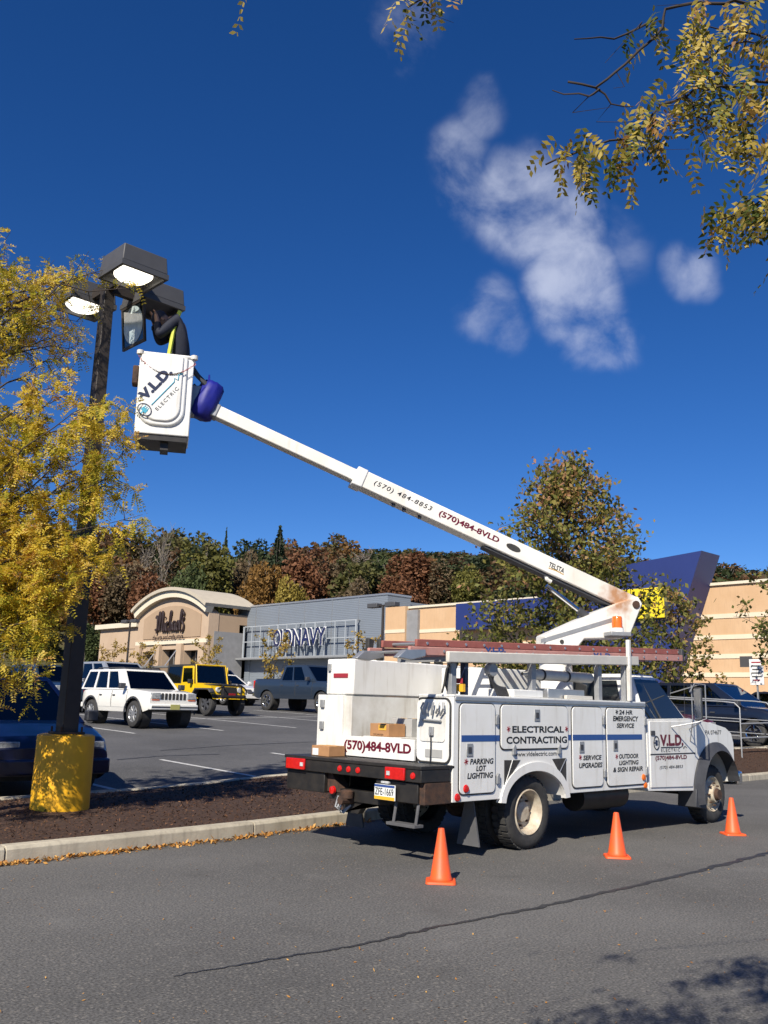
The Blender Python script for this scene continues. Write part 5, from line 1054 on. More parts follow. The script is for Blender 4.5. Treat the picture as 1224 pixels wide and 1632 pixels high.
# ---- blue vinyl bag hung over the boom tip
bgp = W(4.90, 5.42, .02)
V_ = MB(); rng2 = np.random.default_rng(5)
prof = [(.0, -.30), (.10, -.30), (.15, -.26), (.17, -.12), (.165, .04), (.15, .16), (.11, .22), (.0, .24)]
V_.lathe(prof, (0, 0, 0), 'z', 20); ax = (bv*-.35+Vector((0, 0, 1))).normalized(); q_ = ax.to_track_quat('Z', 'Y')
V_.v = [tuple(bgp+q_ @ Vector((v[0]*(1+.12*math.sin(7*math.atan2(v[1], v[0])+9*v[2])), v[1]*(1+.12*math.sin(5*math.atan2(v[1], v[0])-7*v[2])), v[2]))) for v in V_.v]
bo = thing('tool_bag', 'bright blue vinyl bag hung over the boom tip beside the bucket', 'bag', tuple(bgp)); V_.build('bag_body', 'bag', bo, ang=80)
MB().tube([bgp+Vector((0, 0, .2))-n_*.1, bgp+Vector((0, 0, .32)), bgp+Vector((0, 0, .2))+n_*.1], .012, 6).build('strap', 'bag', bo)

# ---- worker in the bucket
wk = thing('person', 'worker in dark navy jacket with yellow harness strap bending over in the bucket', 'person', tuple(W(5.40, ZB0+.04, 0)))
def skin_mesh(name, joints, edges, m, parent, sub=2, root=0):
    o3 = org_of(parent); me = bpy.data.meshes.new(name); me.from_pydata([tuple(Vector(j[0])-o3) for j in joints], edges, [])
    o = link(name, me, parent); me.materials.append(M[m]); o.modifiers.new('skin', 'SKIN').use_smooth_shade = True
    sd = me.skin_vertices[0].data
    for k, j in enumerate(joints):
        r = j[1]; sd[k].radius = r if isinstance(r, tuple) else (r, r); sd[k].use_root = (k == root)
    sm = o.modifiers.new('sub', 'SUBSURF'); sm.levels = sub; sm.render_levels = sub
    return o
fl = ZB0+.075
J = lambda s, off, z: W(s, z, off)
pel = J(5.36, -.02, fl+.98); ws = J(5.27, -.02, fl+1.14); cs = J(5.26, -.02, fl+1.42); nk = J(5.43, -.02, fl+1.64); hd = J(5.56, -.02, fl+1.58)
sr, slf = J(5.38, .18, fl+1.54), J(5.38, -.22, fl+1.54)
body = [(pel, (.11, .09)), (ws, (.09, .08)), (cs, (.10, .09)), (nk, .06), (J(5.52, -.02, fl+1.53), .055),
        (J(5.36, .10, fl+.9), .09), (J(5.44, .12, fl+.5), .06), (J(5.38, .12, fl+.08), .045), (J(5.48, .12, fl+.03), .035),
        (J(5.36, -.14, fl+.9), .09), (J(5.44, -.16, fl+.5), .06), (J(5.38, -.16, fl+.08), .045), (J(5.48, -.16, fl+.03), .035),
        (sr, .065), (J(5.58, .20, fl+1.28), .048), (J(5.62, .12, fl+1.52), .036), (J(5.64, .09, fl+1.60), .030),
        (slf, .065), (J(5.58, -.24, fl+1.34), .048), (J(5.66, -.16, fl+1.58), .036), (J(5.69, -.13, fl+1.66), .030)]
ed = [(0, 1), (1, 2), (2, 3), (3, 4), (0, 5), (5, 6), (6, 7), (7, 8), (0, 9), (9, 10), (10, 11), (11, 12), (2, 13), (13, 14), (14, 15), (15, 16), (2, 17), (17, 18), (18, 19), (19, 20)]
# fingers of both hands, five each
for base, sgn in ((16, 1), (20, -1)):
    b0 = Vector(body[base][0])
    for f in range(5):
        sp = n_*(-.028+.014*f)*sgn; k = len(body); ln = (.030, .036, .038, .035, .028)[f]
        st = b0+sp+(h_*.012 if f else n_*.02*sgn)
        body += [(st+Vector((0, 0, .028)), .009), (st+h_*.014+Vector((0, 0, .028+ln)), .008), (st+h_*.034+Vector((0, 0, .028+ln*1.25)), .006)]
        ed += [(base, k), (k, k+1), (k+1, k+2)]
skin_mesh('body', body, ed, 'skin', wk)
# head with face and cap
hm = MB(); hc = hd; qh = (h_*.55+Vector((0, 0, -.8))).normalized()     # face direction, looking down and forward
hm.lathe([(0, -.125), (.045, -.118), (.075, -.08), (.085, -.02), (.092, .04), (.082, .09), (.05, .12), (0, .13)], (0, 0, 0), 'z', 18)
upq = (h_*.75+Vector((0, 0, .62))).normalized(); fx = qh; fy = upq.cross(fx).normalized(); upq = fx.cross(fy)
def hp(x, y, z): return hc+fx*x+fy*y+upq*z
hm.v = [tuple(hp(v[0]*1.12, v[1]*.9, v[2])) for v in hm.v]
hm.obox(hp(.105, 0, -.01), fx*.016, fy*.011, upq*.024); hm.obox(hp(.088, 0, -.07), fx*.008, fy*.026, upq*.006)
for e in (-1, 1): hm.obox(hp(.0, e*.082, 0), fx*.016, fy*.008, upq*.03)
head = hm.build('head', 'skin', wk, bevel=.004)
for e in (-1, 1): MB().lathe([(0, -.009), (.008, -.005), (.009, 0), (.008, .005), (0, .009)], tuple(hp(.092, e*.032, .018)), 'z', 8).build('eye', 'blackink', head)
cp = MB().lathe([(.1, .02), (.102, .06), (.09, .11), (.05, .14), (0, .147)], (0, 0, 0), 'z', 18); cp.v = [tuple(hp(v[0]*1.1, v[1]*.93, v[2])) for v in cp.v]; cp.obox(hp(.13, 0, .035), fx*.045, fy*.06, upq*.006); cp.build('cap', 'jacket', head, ang=70)
jk = [(J(5.33, -.02, fl+.95), (.17, .14)), (ws, (.18, .15)), (cs, (.22, .18)), (J(5.38, -.02, fl+1.56), (.13, .11)), (sr, .088), (J(5.58, .20, fl+1.28), .068), (J(5.62, .12, fl+1.50), .05), (slf, .088), (J(5.58, -.24, fl+1.34), .068), (J(5.655, -.165, fl+1.56), .05)]
skin_mesh('jacket', jk, [(0, 1), (1, 2), (2, 3), (2, 4), (4, 5), (5, 6), (2, 7), (7, 8), (8, 9)], 'jacket', wk)
tr_ = [(J(5.36, -.02, fl+.94), (.15, .12)), (J(5.36, .10, fl+.82), .105), (J(5.44, .12, fl+.5), .08), (J(5.38, .12, fl+.10), .068), (J(5.36, -.14, fl+.82), .105), (J(5.44, -.16, fl+.5), .08), (J(5.38, -.16, fl+.10), .068)]
skin_mesh('trousers', tr_, [(0, 1), (1, 2), (2, 3), (0, 4), (4, 5), (5, 6)], 'trousers', wk)
for off in (.10, -.22): MB().tube([J(5.44, off+.07, fl+1.02), J(5.42, off+.085, fl+1.2), J(5.40, off+.09, fl+1.42), J(5.34, off+.08, fl+1.66)], .028, 6).build('harness_strap', 'hivis', wk)
MB().tube([J(5.36, .16, fl+1.02), J(5.48, .12, fl+1.02), J(5.52, 0, fl+1.02), J(5.48, -.16, fl+1.02), J(5.36, -.2, fl+1.02)], .03, 6).build('harness_belt', 'hivis', wk)

# ---- ladder on the rack
ld = thing('extension_ladder', 'faded red fibreglass extension ladder lying on the truck rack', 'ladder', (9.5, 6.75, zr(9.5)+.03))
def lz(x): return zr(x)+.04
for y in (6.60, 7.20):
    b = MB(); b.hexa([(6.75, y, lz(6.75)), (12.28, y, lz(12.28)), (12.28, y+.035, lz(12.28)), (6.75, y+.035, lz(6.75)), (6.75, y, lz(6.75)+.085), (12.28, y, lz(12.28)+.085), (12.28, y+.035, lz(12.28)+.085), (6.75, y+.035, lz(6.75)+.085)])
    rl = b.build('rail', 'ladderl', ld, bevel=.006)
    if y < 7:
        text('lettering', 'V.L.D.', (10.02, 6.598, lz(10.2)+.018), (1, 0, .0385), ZP, .42, .055, 'stripe', rl, .05); text('lettering', 'V.L.D.', (7.92, 6.598, lz(8.0)+.05), (1, 0, .0385), ZP, .36, .05, 'stripe', rl, .05)
    b = MB(); y2 = y+(.05 if y < 7 else -.05); b.hexa([(6.9, y2, lz(6.9)+.09), (12.25, y2, lz(12.25)+.09), (12.25, y2+.035, lz(12.25)+.09), (6.9, y2+.035, lz(6.9)+.09), (6.9, y2, lz(6.9)+.165), (12.25, y2, lz(12.25)+.165), (12.25, y2+.035, lz(12.25)+.165), (6.9, y2+.035, lz(6.9)+.165)])
    b.build('rail', 'ladder', ld, bevel=.006)
for k in range(18):
    x = 6.95+.305*k
    MB().tube([(x, 6.592, lz(x)+.042), (x, 7.24, lz(x)+.042)], .016, 8).build('rung', 'alu', ld); MB().tube([(x+.1, 6.642, lz(x)+.128), (x+.1, 7.18, lz(x)+.128)], .016, 8).build('rung', 'alu', ld)
for y in (6.58, 7.19): MB().prism([(6.74, lz(6.7)-.05), (6.95, lz(6.9)-.01), (6.95, lz(6.9)+.06), (6.66, lz(6.7)+.05), (6.55, lz(6.6)-.03)], 'y', y-.012, y+.07).build('foot', 'alu', ld, bevel=.008)
for y in (6.63, 7.18): MB().box(12.255, 12.31, y-.03, y+.06, lz(12.3)-.005, lz(12.3)+.17).build('end_cap', 'plastic', ld, bevel=.01)
# ---- conduit tube strapped under the rack
pv_ = thing('conduit_tube', 'cream plastic conduit tube strapped under the ladder rack', 'pipe', (9.45, 6.72, 1.90))
MB().lathe([(.0, 0), (.062, 0), (.065, .02), (.062, 1.22), (.045, 1.24), (0, 1.24)], (8.86, 6.70, 1.915), 'x', 18).build('tube', 'pvc', pv_)
MB().lathe([(0, -.05), (.05, -.05), (.072, -.01), (.072, .06), (.06, .07)], (8.86, 6.70, 1.915), 'x', 18).build('end_cap', 'pvc', pv_); MB().lathe([(.02, -.15), (.03, -.06)], (8.86, 6.70, 1.915), 'x', 12).build('nozzle', 'pvc', pv_)
for x in (9.05, 9.55): MB().lathe([(.068, 0), (.070, .0), (.070, .035), (.068, .035)], (x, 6.70, 1.915), 'x', 18, True).build('strap', 'rubber', pv_)

# ---- cartons on the deck
def carton(name, label, x0, x1, y0, y1, z0, z1, m, extra=None):
    t = thing(name, label, 'box', ((x0+x1)/2, (y0+y1)/2, z0)); MB().box(x0, x1, y0, y1, z0, z1).build('carton_body', m, t, bevel=.004); MB().box((x0+x1)/2-.012, (x0+x1)/2+.012, y0-.0005, y1+.0005, z1, z1+.002).build('tape', 'tape', t)
    if extra: extra(t)
    return t
carton('cardboard_box', 'small brown cardboard box at the corner of the rear deck', 7.02, 7.26, 8.10, 8.40, .936, 1.05, 'card', lambda t: MB().box(7.016, 7.0195, 8.28, 8.38, .945, 1.02).build('label', 'platew', t))
carton('cardboard_box', 'brown cardboard box with orange label standing above the phone number', 7.36, 7.62, 7.50, 7.80, 1.175, 1.315, 'card', lambda t: (MB().box(7.356, 7.3595, 7.54, 7.66, 1.245, 1.30).build('label', 'tape', t), text('lettering', 'SYLVANIA', (7.358, 7.74, 1.185), YM, ZP, .16, .022, 'blackink', t)))
carton('grey_carton', 'grey carton behind the brown cardboard box above the phone number', 7.64, 7.95, 7.42, 7.74, 1.175, 1.375, 'greybox')
MB().box(7.35, 8.2, 7.3, 7.9, 1.05, 1.173).build('bed_shelf', 'white2', tk, bevel=.004)

# ---- traffic cones
def cone(label, x, y, rz):
    t = thing('traffic_cone', label, 'traffic cone', (x, y, 0), rz, 'orange traffic cones beside the truck')
    b = MB(); b.poly([(p, q, .0) for p, q in rrect(-.135, .135, -.135, .135, .03, 3)], [(p, q, .022) for p, q in rrect(-.13, .13, -.13, .13, .03, 3)]); b.build('cone_base', 'orange', t, local=True, bevel=.004)
    MB().lathe([(.100, .0225), (.102, .04), (.092, .055), (.030, .44), (.026, .457), (.018, .457), (.016, .43)], (0, 0, 0), 'z', 28).build('cone_body', 'orange', t, local=True, ang=50)
cone('orange cone nearest the camera, behind the truck tail', 6.44, 5.86, .75); cone('orange cone in the middle, beside the rear wheel', 9.05, 5.71, .7); cone('orange cone beside the front wheel of the truck', 12.0, 5.85, .85)

# ---- lamp post with three floodlight heads
lp = thing('lamp_post', 'tall dark square lamp post on a round yellow base with lit floodlight heads', 'lamp post', (5.30, 10.98, .12))
px_, py_ = 5.30, 10.98
yb = MB().lathe([(0, .97), (.30, .97), (.333, .955), (.335, .93), (.34, .1), (.34, -.1)], (px_, py_, .1), 'z', 40).build('pole_base', 'yellow', lp, ang=50)
b = MB(); b.poly([(px_+sx*.10, py_+sy*.10, 1.06) for sx, sy in ((-1, -1), (1, -1), (1, 1), (-1, 1))], [(px_+sx*.068, py_+sy*.068, 7.0) for sx, sy in ((-1, -1), (1, -1), (1, 1), (-1, 1))]); b.build('pole', 'pole', lp, bevel=.008)
MB().box(px_-.16, px_+.16, py_-.16, py_+.16, 1.071, 1.10).build('base_plate', 'pole', lp, bevel=.005)
for sx, sy in ((-1, -1), (1, -1), (1, 1), (-1, 1)): MB().tube([(px_+sx*.13, py_+sy*.13, 1.10), (px_+sx*.13, py_+sy*.13, 1.16)], .012, 6).build('anchor_bolt', 'rust', lp)
ribs = mat('lens_prisms', (1, .93, .80), .25, emit=2.6); nn_, ll_, bb_ = nodes(ribs)
def lamp_head(cx, cy, along, lit=True):
    """box floodlight, lens underneath; along: unit vector from the pole"""
    a = Vector((*along, 0)); s = Vector((-a.y, a.x, 0)); c = Vector((px_, py_, 0))+a*.68
    hb = MB(); hb.poly([c+a*p+s*q+Vector((0, 0, 6.86)) for p, q in ((-.31, -.32), (.31, -.32), (.31, .32), (-.31, .32))], [c+a*p+s*q+Vector((0, 0, 7.09)) for p, q in ((-.29, -.30), (.29, -.30), (.29, .30), (-.29, .30))])
    hd_ = hb.build('lamp_head', 'head', lp, bevel=.012)
    b = MB()
    for p0, p1, q0, q1 in ((-.32, .32, -.33, -.29), (-.32, .32, .29, .33), (-.32, -.28, -.29, .29), (.28, .32, -.29, .29)): b.hexa([c+a*p+s*q+Vector((0, 0, z)) for z in (6.79, 6.858) for p, q in ((p0, q0), (p1, q0), (p1, q1), (p0, q1))])
    b.build('lamp_rim', 'head', hd_)
    MB().obox(Vector((px_, py_, 6.9))+a*.22, a*.16, s*.04, Vector((0, 0, .07))).build('lamp_arm', 'pole', lp, bevel=.006)
    if lit:
        L = MB(); ring = [(c+a*.27*math.cos(2*math.pi*k/28)+s*.24*math.sin(2*math.pi*k/28)) for k in range(28)]
        for j, (f, z) in enumerate(((1, 6.845), (.8, 6.80), (.45, 6.775), (0.02, 6.77))): L.v += [tuple(c+(r-c)*f+Vector((0, 0, z))) for r in ring]
        for j in range(3):
            for k in range(28): L.f.append((j*28+k, j*28+(k+1) % 28, (j+1)*28+(k+1) % 28, (j+1)*28+k))
        L.build('lens', 'lamp_lit', hd_, ang=80)
        b = MB(); b.hexa([c+a*p+s*q+Vector((0, 0, z)) for z in (6.850, 6.857) for p, q in ((-.28, -.29), (.28, -.29), (.28, .29), (-.28, .29))]); b.build('reflector', 'chrome', hd_)
    return hd_, c, a, s
lamp_head(0, 0, (0, -1)); lamp_head(0, 0, (0, 1)); hB, cB, aB, sB = lamp_head(0, 0, (1, 0), False)
MB().hexa([cB+aB*p+sB*q+Vector((0, 0, z)) for z in (6.853, 6.858) for p, q in ((-.28, -.29), (.28, -.29), (.28, .29), (-.28, .29))]).build('reflector', 'plastic', hB)
# the open lens door of the right head, swung down on its hinge at the pole side
hg = cB+aB*-.30+Vector((0, 0, 6.79)); dn = (Vector((0, 0, -1))+aB*.12).normalized()
def dpt(u, v): return hg+sB*u+dn*v
b = MB()
for u0, u1, v0, v1 in ((-.30, .30, .0, .035), (-.30, .30, .565, .60), (-.30, -.265, .035, .565), (.265, .30, .035, .565)):
    nd = dn.cross(sB); b.hexa([dpt(u, v)+nd*e for e in (-.015, .015) for u, v in ((u0, v0), (u1, v0), (u1, v1), (u0, v1))])
dd_ = b.build('lens_door', 'pole', lp)
M['lens_glass'] = mat('lens_glass', (.30, .40, .44), .12, var=.5, vscale=9, rgb2=(.62, .70, .70), spec=.7)
rg = [dpt(.25*math.cos(2*math.pi*k/24), .30+.26*math.sin(2*math.pi*k/24)) for k in range(24)]; nd = dn.cross(sB)
MB().poly([p-nd*.01 for p in rg], [p+nd*.01 for p in rg]).build('lens', 'lens_glass', dd_, smooth=False)
ol = [dpt(u, v)-nd*.004 for u, v in ((-.27, .035), (.27, .035), (.27, .565), (-.27, .565))]; MB().poly(ol, [p+nd*.006 for p in ol]).build('door_plate', 'glass', dd_, smooth=False)

# ================================================================ PARKED VEHICLES
def car_wheel(parent, x, y, r, w, s, rimm, spokes=5):
    """local wheel; s = -1 right side, +1 left side (outer face outwards)"""
    ty = MB().lathe([(r*.64, -s*.02), (r*.68, s*.0), (r*.86, s*.006), (r*.97, -s*.015), (r, -s*.05), (r, -s*(w-.05)), (r*.95, -s*(w-.01)), (r*.64, -s*w)], (x, y, r), 'y', 24).build('tyre', 'rubber', parent, local=True, ang=40)
    MB().lathe([(r*.66, -s*.012), (r*.62, 0), (r*.58, -s*.03), (r*.56, -s*.09), (0, -s*.09)], (x, y, r), 'y', 24).build('rim', 'plastic', ty, local=True)
    b = MB()
    for k in range(spokes):
        a = 2*math.pi*(k+.3)/spokes; d = Vector((math.cos(a), 0, math.sin(a))); t = Vector((-math.sin(a), 0, math.cos(a)))
        b.obox(Vector((x, y-s*.025, r))+d*r*.36, d*r*.26, Vector((0, .02, 0)), t*r*(.42/spokes+.03))
    b.lathe([(0, s*.0), (r*.16, -s*.005), (r*.18, -s*.05)], (x, y, r), 'y', 12); b.lathe([(r*.56, -s*.03), (r*.63, -s*.002), (r*.66, -s*.012)], (x, y, r), 'y', 24)
    b.build('spokes', rimm, ty, local=True, bevel=.006)
def vehicle(name, label, cat, pos, rotz, p):
    """side outline prism with wheel arches, tapered cabin, glass panes, wheels, lamps. x forward, y left"""
    t = thing(name, label, cat, pos, rotz, p.get('group')); w = p['w']/2; pm = p['paint']; r = p['r']; ar_ = p.get('arch', r+.07)
    xf, xr, zb = p['xf'], p['xr'], p['zb']; top = p['top']      # top: rear to front
    ol = list(top)
    fr = top[-1][0]; re = top[0][0]
    def arch_pts(x): return [(x+ar_*math.cos(R_(a)), max(zb, r+ar_*math.sin(R_(a))*.97)) for a in range(0, 181, 15)]
    ol += [(fr, zb+.12), (fr-.06, zb)] + arch_pts(xf)+[(xf-ar_, zb), (xr+ar_, zb)]+arch_pts(xr)+[(re+.06, zb), (re, zb+.12)]
    cl = [ol[0]]
    for q in ol[1:]:
        if math.hypot(q[0]-cl[-1][0], q[1]-cl[-1][1]) > .004: cl.append(q)
    tp = sorted([q for q in top[1:-1]]+[(re-.001, top[1][1]), (fr+.001, top[-2][1])]); zt = lambda x: float(np.interp(x, [q[0] for q in tp], [q[1] for q in tp]))
    zmx = max(q[1] for q in tp)
    def side(x, z):
        """half width of the curved body side"""
        e = max(0, (x-(fr-.75))/.75, ((re+.6)-x)/.6); tt = (z-zb)/(zmx-zb)
        return w*(1-.13*min(1, e)**2.2)*(1-.055*abs(2*min(max(tt, 0), 1)-.95)**2.2)
    def zbot(x):
        z = zb+.10*max(0, (x-(fr-.35))/.35)+.10*max(0, ((re+.35)-x)/.35)
        for xw in (xf, xr):
            if abs(x-xw) < ar_: z = max(z, r+math.sqrt(ar_**2-(x-xw)**2)*.97)
        return z
    if p.get('boxy'): MB().prism(cl, 'y', -w, w).build('body', pm, t, bevel=p.get('bev', .07), seg=3, local=True)
    else:
        xs = sorted(set([round(v, 4) for v in np.linspace(re, fr, 46)]+[round(xw+ar_*math.cos(R_(a)), 4) for xw in (xf, xr) for a in range(0, 181, 12)]+[round(q[0], 4) for q in tp if re < q[0] < fr])); b = MB(); ns = 0
        for x in xs:
            zl_, zh = zbot(x), zt(x); cr_ = min(.09, (zh-zl_)*.3); half = []
            for k in range(7): z = zl_+(zh-cr_-zl_)*k/6; half.append((side(x, z), z))
            y6 = half[-1][0]
            for a in (30, 60, 90): half.append((y6-cr_*1.25*(1-math.cos(R_(a))), zh-cr_+cr_*math.sin(R_(a))))
            half += [(y6*.5, zh+.012), (0, zh+.018)]
            ring = [(x, -y, z) for y, z in half]+[(x, y, z) for y, z in half[-2::-1]]; ns = len(ring); b.v += ring
        for i in range(len(xs)-1):
            for k in range(ns-1): b.f.append((i*ns+k, i*ns+k+1, (i+1)*ns+k+1, (i+1)*ns+k))
        b.f.append(tuple(range(ns))); b.f.append(tuple((len(xs)-1)*ns+k for k in range(ns)))
        b.build('body', pm, t, local=True, ang=42)
        for xw in (xf, xr):
            for s_ in (-1, 1): MB().lathe([(ar_-.002, 0), (ar_-.03, -s_*.30), (.0, -s_*.30)], (xw, s_*(w-.10), r), 'y', 28).build('wheel_well', 'rubber', t, local=True)
    b = MB().box(re+.25, fr-.25, -w+.12, w-.12, zb+.02, zb+.35); b.build('underbody', 'rubber', t, local=True)
    # cabin
    (x0, x1, z0), (u0, u1, z1) = p['cabin']; wb, wt_ = p.get('cw', (w-.03, w-.2))
    H8 = [Vector(q) for q in ((x0, -wb, z0), (x1, -wb, z0), (x1, wb, z0), (x0, wb, z0), (u0, -wt_, z1), (u1, -wt_, z1), (u1, wt_, z1), (u0, wt_, z1))]
    cm_ = p.get('cabinm', pm)
    dz = Vector((0, 0, -.055)); top4 = H8[4:]
    ctr_ = sum(top4, Vector())/4
    MB().hexa([q+dz for q in top4]+[q+Vector((0, 0, .012)) for q in top4]).build('roof', cm_, t, bevel=.03, seg=3, local=True)
    # seats, dash and floor seen through the glass
    b = MB(); zs_ = z0-.12
    for sx in ([.42, -.42] if not p.get('two') else [.1]):
        for sy in (-.38, .38):
            xs = (u0+u1)/2+sx*(u1-u0)*.5
            b.obox((xs-.08, sy, zs_+.22), (.07, 0, .015), (0, .24, 0), (-.04, 0, .26)); b.obox((xs-.14, sy, zs_+.56), (.05, 0, .01), (0, .13, 0), (-.015, 0, .075))
    b.build('seats', 'seat', t, local=True, bevel=.03)
    MB().box(x1-.45, x1-.12, -wb+.1, wb-.1, z0-.05, z0+.06).build('dashboard', 'plastic', t, local=True, bevel=.03)
    if p.get('roofm'): MB().box(u0+.02, u1-.02, -wt_+.02, wt_-.02, z1-.01, z1+.02).build('roof_panel', p['roofm'], t, local=True, bevel=.01)
    def fp(q, sh, name, m='autoglass', th=.008, off=.0):
        q = [Vector(a) for a in q]; nn = (q[1]-q[0]).cross(q[3]-q[0]).normalized()
        P_ = lambda u, v: (q[0]*(1-u)+q[1]*u)*(1-v)+(q[3]*(1-u)+q[2]*u)*v
        return MB().poly([P_(*s_)-nn*(th-off) for s_ in sh], [P_(*s_)+nn*off for s_ in sh]).build(name, m, t, smooth=False, local=True)
    rc = lambda a, c, e, f: [(a, e), (c, e), (c, f), (a, f)]
    R1 = (H8[0], H8[1], H8[5], H8[4]); L1 = (H8[2], H8[3], H8[7], H8[6])
    cuts = [0.]+[v for w_ in p['win'] for v in w_]+[1.]
    for k, (a, c) in enumerate(p['win']):
        fp(R1, rc(a, c, .06, .90), 'side_window', off=-.012); fp(L1, rc(1-c, 1-a, .06, .90), 'side_window', off=-.012)
    for i in range(0, len(cuts), 2):
        a, c = cuts[i], cuts[i+1]; fp(R1, rc(a, c, .0, .985), 'pillar', cm_, .05); fp(L1, rc(1-c, 1-a, .0, .985), 'pillar', cm_, .05)
    for a, c in p['win']:
        fp(R1, rc(a, c, .0, .06), 'sill', cm_, .05); fp(L1, rc(1-c, 1-a, .0, .06), 'sill', cm_, .05); fp(R1, rc(a, c, .90, .985), 'roof_frame', cm_, .05); fp(L1, rc(1-c, 1-a, .90, .985), 'roof_frame', cm_, .05)
    W1 = (H8[1], H8[2], H8[6], H8[5]); B1 = (H8[3], H8[0], H8[4], H8[7])
    fp(W1, rc(.05, .95, .04, .93), 'windscreen', off=-.01); fp(B1, rc(.10, .90, .15, .88), 'rear_window', off=-.01)
    for q_, fr4 in ((W1, ((0, .05, 0, .98), (.95, 1, 0, .98), (.05, .95, 0, .04), (.05, .95, .93, .98))), (B1, ((0, .10, 0, .98), (.90, 1, 0, .98), (.1, .9, 0, .15), (.1, .9, .88, .98)))):
        for a, c, e, f in fr4: fp(q_, rc(a, c, e, f), 'pillar', cm_, .045)
    # doors: thin proud skins with handles
    for (a, c) in p.get('doors', []):
        zl = min(z0, p.get('doortop', z0))-.03
        for s_ in (-1, 1):
            lo_x = lambda u, v: a+(c-a)*u
            d = MB().grid(6, 6, lambda u, v: (lo_x(u, v), s_*(side(lo_x(u, v), max(zb+.13, zbot(lo_x(u, v))+.03)+(zl-max(zb+.13, zbot(lo_x(u, v))+.03))*v)+.007), max(zb+.13, zbot(lo_x(u, v))+.03)+(zl-max(zb+.13, zbot(lo_x(u, v))+.03))*v)).build('door', pm, t, local=True)
            for xq in (a, c): MB().tube([(xq, s_*(side(xq, z)+.004), z) for z in np.linspace(max(zb+.13, zbot(xq)+.03), zl, 6)], .006, 4).build('shut_line', 'rubber', d, local=True)
            yw = side(a+.13, zl-.14)
            MB().box(a+.06, a+.2, min(s_*(yw+.008), s_*(yw+.03)), max(s_*(yw+.008), s_*(yw+.03)), zl-.16, zl-.12).build('handle', p.get('handle', 'plastic'), d, local=True, bevel=.005)
    for s_ in (-1, 1):
        for x in (xf, xr): car_wheel(t, x, s_*(w-.01), r, .24, s_, p.get('rim', 'alu'), p.get('spokes', 5))
        mx_ = x1-.1+p.get('mirdx', 0.); zm = z0+.08
        MB().box(mx_-.07, mx_+.06, min(s_*(w+.02), s_*(w+.2)), max(s_*(w+.02), s_*(w+.2)), zm-.06, zm+.10).build('wing_mirror', p.get('mirror', 'plastic'), t, bevel=.02, local=True)
    hl = p.get('hl'); 
    if hl:
        x, ya, yb_, za, zc = hl; ya *= .9; yb_ *= .9
        for s_ in (-1, 1):
            MB().box(x-.10, x+.012, min(s_*ya, s_*yb_), max(s_*ya, s_*yb_), za, zc).build('headlight', 'carlens', t, bevel=.015, local=True)
    if p.get('tl'):
        x, ya, yb_, za, zc = p['tl']; ya *= .89; yb_ *= .89
        for s_ in (-1, 1): MB().box(x-.012, x+.1, min(s_*ya, s_*yb_), max(s_*ya, s_*yb_), za, zc).build('tail_light', 'red', t, bevel=.01, local=True)
    if p.get('bumper'):
        za, zc, m = p['bumper']
        we = w-.02 if p.get('boxy') else w*.885
        MB().box(fr-.12, fr+.09, -we, we, za, zc).build('front_bumper', m, t, bevel=.03, local=True); MB().box(re-.09, re+.12, -we, we, za, zc).build('rear_bumper', m, t, bevel=.03, local=True)
    if p.get('grille'):
        x, ya, za, zc, m = p['grille']; MB().box(x-.02, x+.008, -ya, ya, za, zc).build('grille', m, t, bevel=.008, local=True)
    if p.get('plate'):
        x, za, m = p['plate']; MB().box(x, x+.012, -.155, .155, za, za+.15).build('licence_plate', m, t, bevel=.004, local=True)
    return t
HD = -math.pi/2     # nose towards the road
def gl(x, y): return lotz(x, y)+.004
# white boxy SUV
t = vehicle('parked_suv', 'white boxy four-wheel drive with roof rack and slotted grille', 'suv', (14.72, 25.95, gl(14.72, 25.4)), HD, dict(w=1.78, paint='p_white', r=.37, arch=.46, xf=1.29, xr=-1.29, zb=.42,
    top=[(-2.06, .5), (-2.08, 1.04), (-1.9, 1.08), (.72, 1.08), (1.3, 1.06), (1.95, 1.0), (2.02, .93), (2.04, .55)], cabin=((-2.02, .90, 1.06), (-1.86, .28, 1.65)), cw=(.86, .70), cbev=.03, bev=.04,
    win=[(.03, .27), (.31, .56), (.595, .83)], doors=[(-.80, -.02), (.02, .90)], rim='alu', spokes=10, hl=(2.055, .50, .82, .81, .98), tl=(-2.08, .66, .84, .78, 1.02), bumper=(.50, .66, 'p_white'), plate=(2.135, .51, 'nj'), mirdx=.0))
MB().box(2.02, 2.14, -.76, .76, .565, .60).build('bumper_strip', 'plastic', t, local=True)
for k in range(7): MB().box(2.035, 2.05, -.42+.122*k, -.34+.122*k, .79, .97).build('grille_slot', 'rubber', t, local=True, bevel=.006)
for s_ in (-1, 1):
    MB().tube([(-1.6, s_*.58, 1.66), (-1.5, s_*.58, 1.71), (.05, s_*.58, 1.71), (.15, s_*.58, 1.66)], .018, 6).build('roof_rail', 'plastic', t, local=True); MB().box(2.036, 2.055, min(s_*.48, s_*.72), max(s_*.48, s_*.72), .768, .79).build('indicator', 'amber', t, local=True)
    MB().prism(ell(1.29, .37, .50, .50, 0, 180, 12)+ell(1.29, .37, .46, .46, 180, 0, 12), 'y', s_*.885, s_*.905).build('arch_trim', 'plastic', t, local=True); MB().prism(ell(-1.29, .37, .50, .50, 0, 180, 12)+ell(-1.29, .37, .46, .46, 180, 0, 12), 'y', s_*.885, s_*.905).build('arch_trim', 'plastic', t, local=True)
for x in (-1.2, -.3): MB().tube([(x, -.58, 1.72), (x, .58, 1.72)], .014, 6).build('roof_bar', 'plastic', t, local=True)
